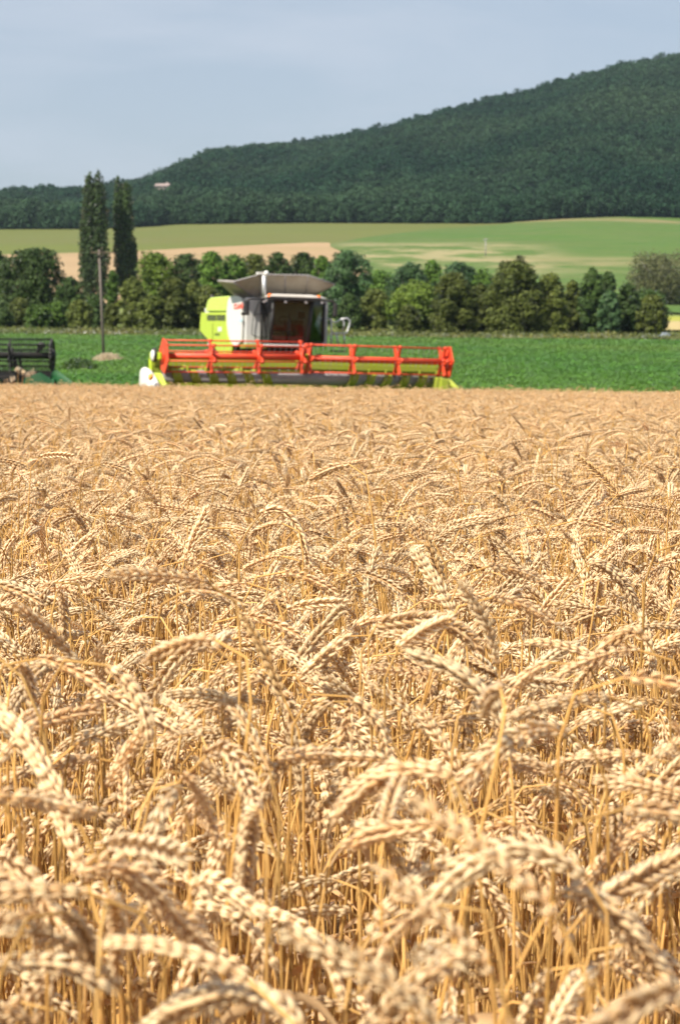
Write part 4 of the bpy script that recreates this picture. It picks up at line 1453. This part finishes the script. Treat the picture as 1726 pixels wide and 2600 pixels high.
def kernel(arr, base, d, up, ln, w, th, awn, tint, bow=.12):
    """one pointed husk: from base along d, wide across, thick along up"""
    d = d / np.linalg.norm(d)
    up = up - d * np.dot(up, d); up /= max(np.linalg.norm(up), 1e-9)
    sd = np.cross(d, up)
    ang = np.arange(NS) * 2 * math.pi / NS
    rings, tt = [], []
    for t, r in zip(KT, KR):
        c = base + d * ln * t + up * (ln * bow * (math.sin(math.pi * t) - .9 * t * t))
        rings.append(c + np.outer(np.cos(ang), sd) * w * r * .5 + np.outer(np.sin(ang), up) * th * r * .5)
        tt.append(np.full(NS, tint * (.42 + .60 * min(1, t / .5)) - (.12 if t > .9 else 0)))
    c = base + d * (ln + awn) + up * (-ln * bow * .9 * 1.2)
    rings.append(np.repeat(c[None], NS, 0) + np.outer(np.cos(ang), sd) * .00018)
    tt.append(np.full(NS, tint * .9))
    v = np.concatenate(rings)
    q = []
    for i in range(len(rings) - 1):
        for k in range(NS):
            k2 = (k + 1) % NS
            q.append((i * NS + k, i * NS + k2, (i + 1) * NS + k2, (i + 1) * NS + k))
    arr.add(v, np.array(q), np.clip(np.concatenate(tt), 0, 1))


def frames(path, roll):
    """tangent, normal, binormal along a polyline"""
    path = np.asarray(path, float)
    T = np.gradient(path, axis=0); T /= np.linalg.norm(T, axis=1, keepdims=True)
    ref = np.array([0, 0, 1.0]) if abs(T[0, 2]) < .9 else np.array([1.0, 0, 0])
    nrm = ref - T[0] * ref.dot(T[0]); nrm /= np.linalg.norm(nrm)
    Nn = []
    for t in T:
        nrm = nrm - t * nrm.dot(t); nrm /= np.linalg.norm(nrm); Nn.append(nrm.copy())
    Nn = np.array(Nn); B = np.cross(T, Nn)
    c, s_ = math.cos(roll), math.sin(roll)
    return T, Nn * c + B * s_, B * c - Nn * s_


def resample(path, n):
    path = np.asarray(path, float)
    d = np.concatenate([[0], np.cumsum(np.linalg.norm(np.diff(path, axis=0), axis=1))])
    s_ = np.linspace(0, d[-1], n)
    return np.stack([np.interp(s_, d, path[:, k]) for k in range(3)], 1), d[-1]


def build_ear(path, rg, roll=None, fat=1.0):
    p, L_e = resample(path, 40)
    T, Nn, B = frames(p, rg.uniform(0, 6.28) if roll is None else roll)
    arr = Arr()
    n = int(max(12, round(L_e / .0048)))
    ripe = rg.uniform(.45, 1.0)
    open_ = rg.uniform(.75, 1.45)
    for i in range(n):
        f = (i + .35) / n
        k = min(39, int(f * 39))
        side = 1 if i % 2 else -1
        t, nn, b = T[k], Nn[k], B[k]
        base = p[k] + nn * side * .0012
        fan = rg.uniform(-.1, .25)
        sz = fat * (.66 + .40 * math.sin(math.pi * min(1, (f + .06) * .86)) ** .8) * rg.uniform(.92, 1.08)
        aw = .0022 + .0060 * f ** 2 * rg.uniform(.5, 1.5)
        tn = np.clip(ripe + rg.normal() * .09, .2, 1)
        # two outer husks, two grains and an inner one
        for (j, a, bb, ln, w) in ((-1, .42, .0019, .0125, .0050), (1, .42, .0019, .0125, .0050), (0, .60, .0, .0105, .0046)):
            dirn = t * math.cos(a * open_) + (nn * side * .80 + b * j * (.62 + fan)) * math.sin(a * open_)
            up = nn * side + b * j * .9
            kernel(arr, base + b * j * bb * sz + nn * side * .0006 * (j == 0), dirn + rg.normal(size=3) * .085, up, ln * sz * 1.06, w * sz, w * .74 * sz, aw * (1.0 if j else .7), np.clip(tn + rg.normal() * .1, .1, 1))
    for j in (-1, 0, 1):
        kernel(arr, p[-1], T[-1] + B[-1] * j * .35, Nn[-1] + B[-1] * j, .009 * fat, .0036 * fat, .003 * fat, .004, ripe)
    # rachis
    tube_np(arr, p, np.full(len(p), .0011), 5, .3)
    return arr


def tube_np(arr, path, rad, ns, tint, roll=0.0):
    T, Nn, B = frames(path, roll)
    ang = np.arange(ns) * 2 * math.pi / ns
    v = (path[:, None] + (np.cos(ang)[None, :, None] * Nn[:, None] + np.sin(ang)[None, :, None] * B[:, None]) * np.asarray(rad)[:, None, None]).reshape(-1, 3)
    m_ = len(path)
    i = np.arange(m_ * ns).reshape(m_, ns)
    a = i[:-1]; b = np.roll(i, -1, 1)[:-1]; c = np.roll(i, -1, 1)[1:]; d = i[1:]
    q = np.stack([a, b, c, d], -1).reshape(-1, 4)
    t = np.repeat(np.full(m_, tint) if np.isscalar(tint) else np.asarray(tint), ns)
    arr.add(v, q, t)


def build_stem(path, rg):
    p, ln = resample(path, 26)
    s_ = np.linspace(0, 1, 26)
    rad = np.interp(s_, [0, .5, .8, 1], [.0021, .0019, .0015, .0011]) * rg.uniform(.9, 1.1)
    nodes = np.zeros(26)
    for nd in (6, 13):
        rad[nd] *= 1.45; nodes[nd] = 1
    t = np.clip(rg.uniform(.2, .6) + np.interp(s_, [0, .45, .7, 1], [.1, .35, .05, .2]) - nodes * .3, 0, 1)
    arr = Arr(); tube_np(arr, p, rad, 6, t)
    return arr


def build_leaf(path_stem, rg):
    """withered blade hanging from the stem"""
    p, ln = resample(path_stem, 60)
    k = int(rg.uniform(22, 42))
    az = rg.uniform(0, 6.28)
    out = np.array([math.cos(az), math.sin(az), 0])
    L_l = rg.uniform(.09, .20)
    n = 14
    th = rg.uniform(.15, .5); dth = rg.uniform(.10, .24)
    pos = p[k].copy(); pts = [pos.copy()]
    for i in range(n - 1):
        dirn = out * math.sin(th) + np.array([0, 0, 1]) * math.cos(th)
        pos = pos + dirn * L_l / (n - 1); pts.append(pos.copy())
        th += dth * rg.uniform(.5, 1.6)
    pts = np.array(pts)
    T, Nn, B = frames(pts, 0)
    tw = np.cumsum(rg.normal(size=n) * .22) + rg.uniform(0, 3)
    wv = Nn * np.cos(tw)[:, None] + B * np.sin(tw)[:, None]
    un = np.cross(T, wv)
    w = np.interp(np.linspace(0, 1, n), [0, .2, .7, 1], [.003, .0055, .0038, .0004])
    v = np.stack([pts - wv * w[:, None], pts + un * w[:, None] * .35, pts + wv * w[:, None]], 1).reshape(-1, 3)
    q = []
    for i in range(n - 1):
        for j in range(2):
            q.append((i * 3 + j, i * 3 + j + 1, (i + 1) * 3 + j + 1, (i + 1) * 3 + j))
    arr = Arr(); arr.add(v, np.array(q), np.full(len(v), rg.uniform(.1, .9)))
    return arr


def stalk_paths(rg, hgt, lean, end_ang, ear_len, share):
    """stem and ear centre lines in the xz plane; bends towards +x"""
    n = 150
    neck = rg.uniform(.045, .10)
    total = hgt + .10
    ds = total / n
    s_ = np.arange(n + 1) * ds
    # angle from the vertical along the stalk
    sn = total - ear_len - neck
    th = lean * (.3 + .7 * np.clip(s_ / sn, 0, 1))
    fa = smooth((s_ - sn) / neck) * share
    fb = np.clip((s_ - sn - neck) / ear_len, 0, 1) ** .9 * (1 - share)
    th = th + (end_ang - lean) * (fa + fb)
    wob = np.cumsum(rg.normal(size=n + 1)) * .008
    th = th + np.cumsum(rg.normal(size=n + 1)) * .006
    x = np.concatenate([[0], np.cumsum(np.sin(th) * ds)[:-1]])
    z = np.concatenate([[0], np.cumsum(np.cos(th) * ds)[:-1]])
    y = np.cumsum(np.sin(wob) * ds)
    p = np.stack([x, y, z], 1)
    k = int((total - ear_len) / ds)
    f = hgt / p[:, 2].max()
    p[:k + 1, 2] *= 1.0
    off = p[:, 2].max() - hgt
    p[:, 2] -= off * np.clip(s_ / (s_[k] * .5), 0, 1)
    return p[:k + 1], p[k:]


def stalk_meshes(name, ps, pe, rg, dark=False, leaf=True, roll=None, fat=1.0):
    e = build_ear(pe, rg, roll, fat).get(); s_ = build_stem(ps, rg).get()
    l = build_leaf(ps, rg).get() if leaf else None
    return e, s_, l


NV = 64
rw = np.random.default_rng(21)
VAR = []
for k in range(NV):
    r_ = rw.uniform()
    if r_ < .09: ea = R(rw.uniform(15, 55))
    elif r_ < .26: ea = R(rw.uniform(70, 110))
    elif r_ < .62: ea = R(rw.uniform(120, 160))
    else: ea = R(rw.uniform(160, 190))
    hgt = float(np.clip(rw.normal(.83, .065), .66, .95)) - (.05 if ea > R(130) else 0)
    if ea < R(50): hgt += .03
    ps, pe = stalk_paths(rw, hgt, R(rw.uniform(0, 9)), ea, rw.uniform(.060, .092), rw.uniform(.48, .88))
    dark = rw.uniform() < .045
    e, s_, l = stalk_meshes('v', ps, pe, rw, dark, rw.uniform() < .95, fat=rw.uniform(.68, .94))
    em = M['ear_dark'] if dark else M['ear']
    mats = [em, M['stem'], M['dry_leaf']]
    parts = [e, s_] + ([l] if l else [])
    v = np.concatenate([a[0] for a in parts]); t = np.concatenate([a[2] for a in parts])
    off = np.cumsum([0] + [len(a[0]) for a in parts])
    q = np.concatenate([a[1] + o_ for a, o_ in zip(parts, off)])
    mi = np.concatenate([np.full(len(a[1]), i) for i, a in enumerate(parts)])
    VAR.append(dict(joined=np_mesh('wheat_plant', v, quads=q, mat_idx=mi, tint=t, mats=mats),
                    ear=np_mesh('ear', e[0], quads=e[1], tint=e[2], mats=[em]),
                    stem=np_mesh('stem', s_[0], quads=s_[1], tint=s_[2], mats=[M['stem']]),
                    leaf=np_mesh('leaf', l[0], quads=l[1], tint=l[2], mats=[M['dry_leaf']]) if l else None,
                    ear_path=pe, end=ea, dark=dark))

# --- single stalks that stand out at the front: (ear line, stem line) as seen, distance, label
HERO = [
    # ear points in photo pixels / 1.1008, then stem points below it, depth, depth slope, label
    ([(1042, 1792), (950, 1774), (872, 1796), (812, 1840), (778, 1885)], [(1060, 1830), (1075, 1960)], 1.62, 'pale thick ear bent left, lying level at mid frame right of centre'),
    ([(1300, 1690), (1225, 1688), (1150, 1728), (1062, 1815)], [(1350, 1745), (1400, 1850)], 1.72, 'large ear arching left with its curved stem on the right'),
    ([(-60, 2240), (40, 2222), (150, 2228), (235, 2275)], [(-100, 2290), (-130, 2400)], 1.30, 'very blurred thick ear lying level across the bottom left corner'),
    ([(690, 2375), (640, 2322), (555, 2290), (440, 2312), (345, 2372)], [(705, 2440), (715, 2560)], 1.22, 'very blurred arched ear at the bottom edge left of centre'),
    ([(1292, 2058), (1385, 2085), (1470, 2170), (1555, 2300)], [(1240, 2140), (1180, 2270), (1150, 2400)], 1.40, 'blurred ear bent right at the bottom right, thick pale stem on its left'),
    ([(1358, 2092), (1430, 2046), (1500, 2010), (1590, 1965)], [(1320, 2150), (1300, 2300)], 1.50, 'pale straight ear rising to the right edge, low in the frame'),
    ([(1345, 2018), (1230, 1962), (1130, 1976), (1045, 2030), (985, 2110)], [(1385, 2090), (1400, 2250)], 1.38, 'heavy blurred ear arching left, right half of the bottom'),
    ([(175, 1890), (110, 1790), (60, 1705), (-5, 1635)], [(230, 2000), (260, 2150)], 1.62, 'blurred ear leaning up to the left edge, not drooping'),
    ([(45, 1692), (125, 1658), (220, 1638)], [(15, 1740), (0, 1850)], 1.95, 'short straight ear pointing right near the left edge'),
    ([(195, 1622), (265, 1606), (330, 1636), (405, 1682)], [(170, 1700), (150, 1850)], 2.1, 'sharp braided ear bent right, left of the frame\'s centre'),
    ([(190, 1524), (105, 1535), (55, 1590), (25, 1640)], [(225, 1570), (240, 1700)], 2.3, 'sharp ear arching down left, close to the left edge'),
    ([(505, 1500), (450, 1494), (400, 1530), (345, 1610)], [(545, 1545), (570, 1650)], 2.3, 'plump ear arching left with bright husks, left of centre'),
    ([(625, 1492), (680, 1520), (712, 1545), (755, 1590)], [(600, 1560), (590, 1650)], 2.5, 'braided ear slanting down right near the middle of the frame'),
    ([(652, 1605), (612, 1510), (560, 1422)], [(690, 1690), (700, 1800)], 2.15, 'brownish stiff ear leaning up left at mid frame'),
    ([(1145, 1530), (1122, 1440), (1065, 1350)], [(1165, 1640), (1170, 1750)], 2.2, 'tall pale fuzzy ear standing up right of the middle'),
    ([(1492, 1482), (1455, 1458), (1400, 1492), (1335, 1575)], [(1525, 1545), (1545, 1650)], 2.25, 'large ear arching down left at the right side, yellow stem on its right'),
    ([(1165, 1690), (1130, 1620), (1060, 1555), (955, 1508)], [(1180, 1800), (1185, 1950)], 1.95, 'long ear leaning far left with its tip up, right of centre'),
    ([(785, 1500), (825, 1442), (885, 1425)], [(770, 1560), (760, 1660)], 2.9, 'pale ear curving up right just above mid frame'),
    ([(868, 1442), (970, 1428), (1050, 1448), (1100, 1490)], [(845, 1480), (830, 1600)], 2.3, 'long level ear pointing right, above the long left leaning ear'),
    ([(415, 1828), (380, 1850), (352, 1940), (330, 2060)], [(430, 1900), (440, 2050)], 1.58, 'fat ear hanging straight down, left of centre in the blurred front'),
    ([(478, 1742), (525, 1730), (565, 1790), (592, 1868)], [(440, 1770), (380, 1850), (330, 1930)], 1.75, 'pale fuzzy drooping ear on a long curved yellow stem'),
    ([(600, 1868), (578, 1890), (566, 1980), (560, 2090)], [(612, 1920), (615, 2050)], 1.62, 'ear hanging straight down just left of the frame\'s middle line'),
    ([(170, 2020), (275, 1998), (350, 2050), (400, 2110), (470, 2180)], [(130, 2080), (110, 2200)], 1.45, 'long blurred braided ear bent right across the lower left'),
    ([(-20, 1975), (60, 2010), (105, 2080), (165, 2190)], [(-50, 2040), (-60, 2200)], 1.42, 'large blurred ear drooping right at the left edge'),
    ([(440, 2058), (482, 2032), (530, 2054), (592, 2100)], [(415, 2140), (388, 2250), (370, 2380)], 1.50, 'blurred ear on a bright hooked stem, low left of centre'),
    ([(1440, 1170), (1400, 1110), (1330, 1052)], [(1448, 1230), (1450, 1330)], 4.6, 'brown stiff ear leaning left above the others, upper right'),
    ([(1040, 1400), (1012, 1320), (985, 1245)], [(1050, 1460), (1055, 1560)], 3.0, 'brown stiff ear standing upright right of centre, above mid frame'),
    ([(848, 1400), (852, 1340), (870, 1270)], [(850, 1470), (850, 1560)], 3.0, 'pale ear standing bolt upright at the centre'),
    ([(600, 1185), (650, 1178), (690, 1225), (712, 1300)], [(560, 1250), (545, 1350)], 3.6, 'ear drooping right on a bowed stem, above the centre'),
    ([(1355, 1300), (1400, 1310), (1440, 1350), (1470, 1410)], [(1310, 1350), (1290, 1420)], 3.2, 'braided ear drooping right, upper right of the sharp zone'),
]
hero_xy = []
GW = 'single wheat stalks in the front rows'
rh = np.random.default_rng(77)
for k, (ear_px, stem_px, d, lab) in enumerate(HERO):
    def sp(pts):
        """smooth curve through the points"""
        pts = np.array(pts, float)
        n = len(pts); out = []
        P = np.vstack([2 * pts[0] - pts[1], pts, 2 * pts[-1] - pts[-2]])
        for i in range(n - 1):
            for t in np.linspace(0, 1, 12, endpoint=False):
                p0, p1, p2, p3 = P[i], P[i + 1], P[i + 2], P[i + 3]
                out.append(.5 * (2 * p1 + (p2 - p0) * t + (2 * p0 - 5 * p1 + 4 * p2 - p3) * t * t + (3 * p1 - p0 - 3 * p2 + p3) * t ** 3))
        out.append(pts[-1]); return np.array(out)
    slope = rh.uniform(-.025, .025)
    ex = [at(u * 1.1008, v * 1.1008, d + slope * i) for i, (u, v) in enumerate(ear_px)]
    sx = [at(u * 1.1008, v * 1.1008, d - slope * .4 * (i + 1)) for i, (u, v) in enumerate(stem_px)]
    last = sx[-1]; prev = (sx[-2] if len(sx) > 1 else ex[0])
    gz = zt(last.x, last.y)
    foot = Vector((last.x + (last.x - prev.x) * .45, last.y + rh.uniform(-.02, .05), gz))
    full = sp([foot, Vector((foot.x * .5 + last.x * .5, (foot.y + last.y) / 2, (gz + last.z) / 2))] + sx[::-1] + ex)
    ke = 12 * (len(sx) + 2)
    full -= np.array(foot)
    ps, pe = full[:ke + 1], full[ke:]
    L_e = np.linalg.norm(np.diff(pe, axis=0), axis=1).sum()
    dark = 'brown' in lab
    e, s_, l = stalk_meshes('h', ps, pe, rh, dark, rh.uniform() < .6, fat=float(np.clip(L_e / .105, .82, 1.12)))
    root = empty('wheat_stalk', foot)
    tag(root, lab, 'wheat stalk', GW)
    for nm, a, mt in (('ear', e, M['ear_dark'] if dark else M['ear']), ('stem', s_, M['stem']), ('leaf', l, M['dry_leaf'])):
        if a: link(bpy.data.objects.new(nm, np_mesh(nm, a[0], quads=a[1], tint=a[2], mats=[mt])), root)
    hero_xy.append((foot.x, foot.y))

# --- all other stalks
def edge_y(x): return 60.6 + .34 * (x - ROOT.x) * (np.abs(x - ROOT.x) < 6) + np.where(x - ROOT.x >= 6, 2.04, np.where(x - ROOT.x <= -6, -2.04, 0))
XY = []
for (y0, y1, dens) in ((.95, 12, 370), (12, 30, 270), (30, 63.5, 190)):
    w1 = .172 * y1 + 1.1
    n = int(dens * (y1 - y0) * 2 * w1)
    y = rw.uniform(y0, y1, n); x = rw.uniform(-w1, w1, n)
    keep = np.abs(x) < .172 * y + 1.1
    XY.append(np.stack([x[keep], y[keep]], 1))
XY = np.concatenate(XY)
XY = XY[XY[:, 1] < edge_y(XY[:, 0])]
hx = np.array(hero_xy)
near = XY[:, 1] < 6
dmin = np.full(len(XY), 9.0)
dmin[near] = np.sqrt(((XY[near][:, None] - hx[None]) ** 2).sum(-1)).min(1)
XY = XY[dmin > .012]
n = len(XY)
idx = rw.integers(0, NV, n)
az = rw.uniform(0, 2 * math.pi, n)
# a light wind lays more ears to the sides than to or from the viewer
az = az + .35 * np.sin(2 * az + math.pi)
scl = rw.normal(1.0, .035, n)
tall = rw.uniform(size=n) < .012
scl = np.where(tall, scl * 1.10, scl)
# patches where the crop stands slightly lower or higher
scl *= 1 + .022 * np.sin(XY[:, 0] * 3.1 + 1.3 * np.sin(XY[:, 1] * 1.7)) * np.sin(XY[:, 1] * 2.3)
tilt = rw.normal(size=(n, 2)) * R(4)
# nothing may stand right in front of the lens
z = height(XY[:, 0], XY[:, 1])
CAMT = np.array(CAM_M.transposed())
def proj_np(P):
    q = (P - np.array(CAM)) @ CAMT.T
    return PW / 2 + FPX * q[:, 0] / -q[:, 2], PH / 2 - FPX * q[:, 1] / -q[:, 2]
mid = np.array([v['ear_path'][len(v['ear_path']) // 2] for v in VAR])
tip = np.array([v['ear_path'][-1] for v in VAR]); bas = np.array([v['ear_path'][0] for v in VAR])
def world_pt(loc):
    l = loc[idx] * scl[:, None]
    return np.stack([XY[:, 0] + l[:, 0] * np.cos(az) - l[:, 1] * np.sin(az), XY[:, 1] + l[:, 0] * np.sin(az) + l[:, 1] * np.cos(az), z + l[:, 2]], 1)
Wm, Wt, Wb = world_pt(mid), world_pt(tip), world_pt(bas)
um, vm = proj_np(Wm); ut, vt_ = proj_np(Wt); ub, vb_ = proj_np(Wb)
ok = ~((Wm[:, 1] < 1.12) & (vm < 2540))
inframe = (um > 10) & (um < PW - 10) & (vm > 940) & (vm < PH - 10) & ok
order = np.argsort(np.where(inframe, Wm[:, 1], 1e9))
NIND = 300 - len(HERO)
ind = order[:NIND]
rest = np.ones(n, bool); rest[ind] = False; rest &= ok
rot = np.stack([tilt[:, 0], tilt[:, 1], az], 1)
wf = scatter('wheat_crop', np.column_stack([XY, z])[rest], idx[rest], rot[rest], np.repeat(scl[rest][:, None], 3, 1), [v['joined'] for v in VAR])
tag(wf, 'ripe golden wheat crop filling the field up to the harvester', 'wheat')

COLW = ['by the left edge', 'left', 'left of centre', 'just left of middle', 'just right of middle', 'right of centre', 'right', 'by the right edge']
used = {}
for i in ind:
    V = VAR[idx[i]]
    du, dv = ut[i] - ub[i], vt_[i] - vb_[i]
    if V['end'] < R(52): pose = 'upright ear'
    elif abs(du) > 70: pose = ('ear %s right' if du > 0 else 'ear %s left') % ('drooping' if dv > 40 else 'bent')
    elif dv > 60: pose = 'ear hanging straight down'
    else: pose = 'foreshortened ear'
    dep = Wm[i][1]
    blur = 'hazy' if dep < 1.6 else 'blurred' if dep < 2.0 else 'soft' if dep < 2.4 else 'sharp'
    rowf = (vm[i] - 1500) / 1100
    rown = ('high up', 'upper middle', 'middle height', 'lower middle', 'low down', 'bottom edge')[int(np.clip(rowf * 6, 0, 5))]
    col_ = COLW[int(np.clip(um[i] / PW * 8, 0, 7))]
    lab = '%s %s%s, %s, %s' % (blur, 'brown ' if V['dark'] else '', pose, col_, rown)
    used.setdefault(lab, []).append(i)
FINE = {2: ['the left one of two', 'the right one of two'], 3: ['leftmost of three', 'middle one of three', 'rightmost of three']}
for lab, lst in used.items():
    lst.sort(key=lambda i: um[i])
    for j, i in enumerate(lst):
        V = VAR[idx[i]]
        lb = lab
        if len(lst) in FINE: lb = lab + ', ' + FINE[len(lst)][j]
        elif len(lst) > 3: lb = lab + ', ' + ('first', 'second', 'third', 'fourth', 'fifth', 'sixth', 'seventh', 'eighth')[min(j, 7)] + ' from left'
        root = empty('wheat_stalk', (XY[i][0], XY[i][1], z[i]), tuple(rot[i]))
        root.scale = (scl[i],) * 3
        tag(root, lb, 'wheat stalk', GW)
        for nm in ('ear', 'stem', 'leaf'):
            if V[nm] is not None:
                link(bpy.data.objects.new(nm, V[nm]), root)

# --- dried thistle heads above the wheat at the left edge
td = 46.0
tb = at(52, 1000, td); tb.z = zt(tb.x, tb.y)
root = empty('dried_thistle', tb)
tag(root, 'dried weed with pale fluffy heads above the wheat, before the black header', 'weed')
m = MB(); hd_ = MB()
tops = [(45, 938), (60, 945), (83, 944), (72, 952), (33, 962)]
for (u, v) in tops:
    p = at(u, v, td) - tb
    m.tube([(0, 0, 0), (p.x * .3, 0, p.z * .6), tuple(p)], [.006, .005, .003], 5)
m.build('stem', M['stem'], root)
for (u, v) in tops:
    p = at(u, v, td) - tb
    pv = np.array(p) + rh.normal(size=(90, 3)) * .03
    vv, qq, tt2 = leaf_quads(pv, rh.normal(size=(90, 3)), .035, rh, .5)
    link(bpy.data.objects.new('flower_head', np_mesh('flower_head', vv, quads=qq, tint=np.clip(tt2 + .4, 0, 1), smooth_shade=False, mats=[M['dry_grass']])), root)

# ------------------------------------------------------------------ summer haze
hz = MB(); hz.box((0, 1200, 148), (2600, 2900, 300))
hm, hnt, hout = mat_base('haze')
pvn = N(hnt, 'ShaderNodeVolumePrincipled')
pvn.inputs['Color'].default_value = (.66, .82, 1.0, 1)
pvn.inputs['Density'].default_value = .000052
pvn.inputs['Anisotropy'].default_value = .25
hnt.links.new(pvn.outputs[0], hout.inputs['Volume'])
ho = hz.build('haze', hm)
tag(ho, 'thin blue summer haze over the fields and hill', 'haze', kind='stuff')
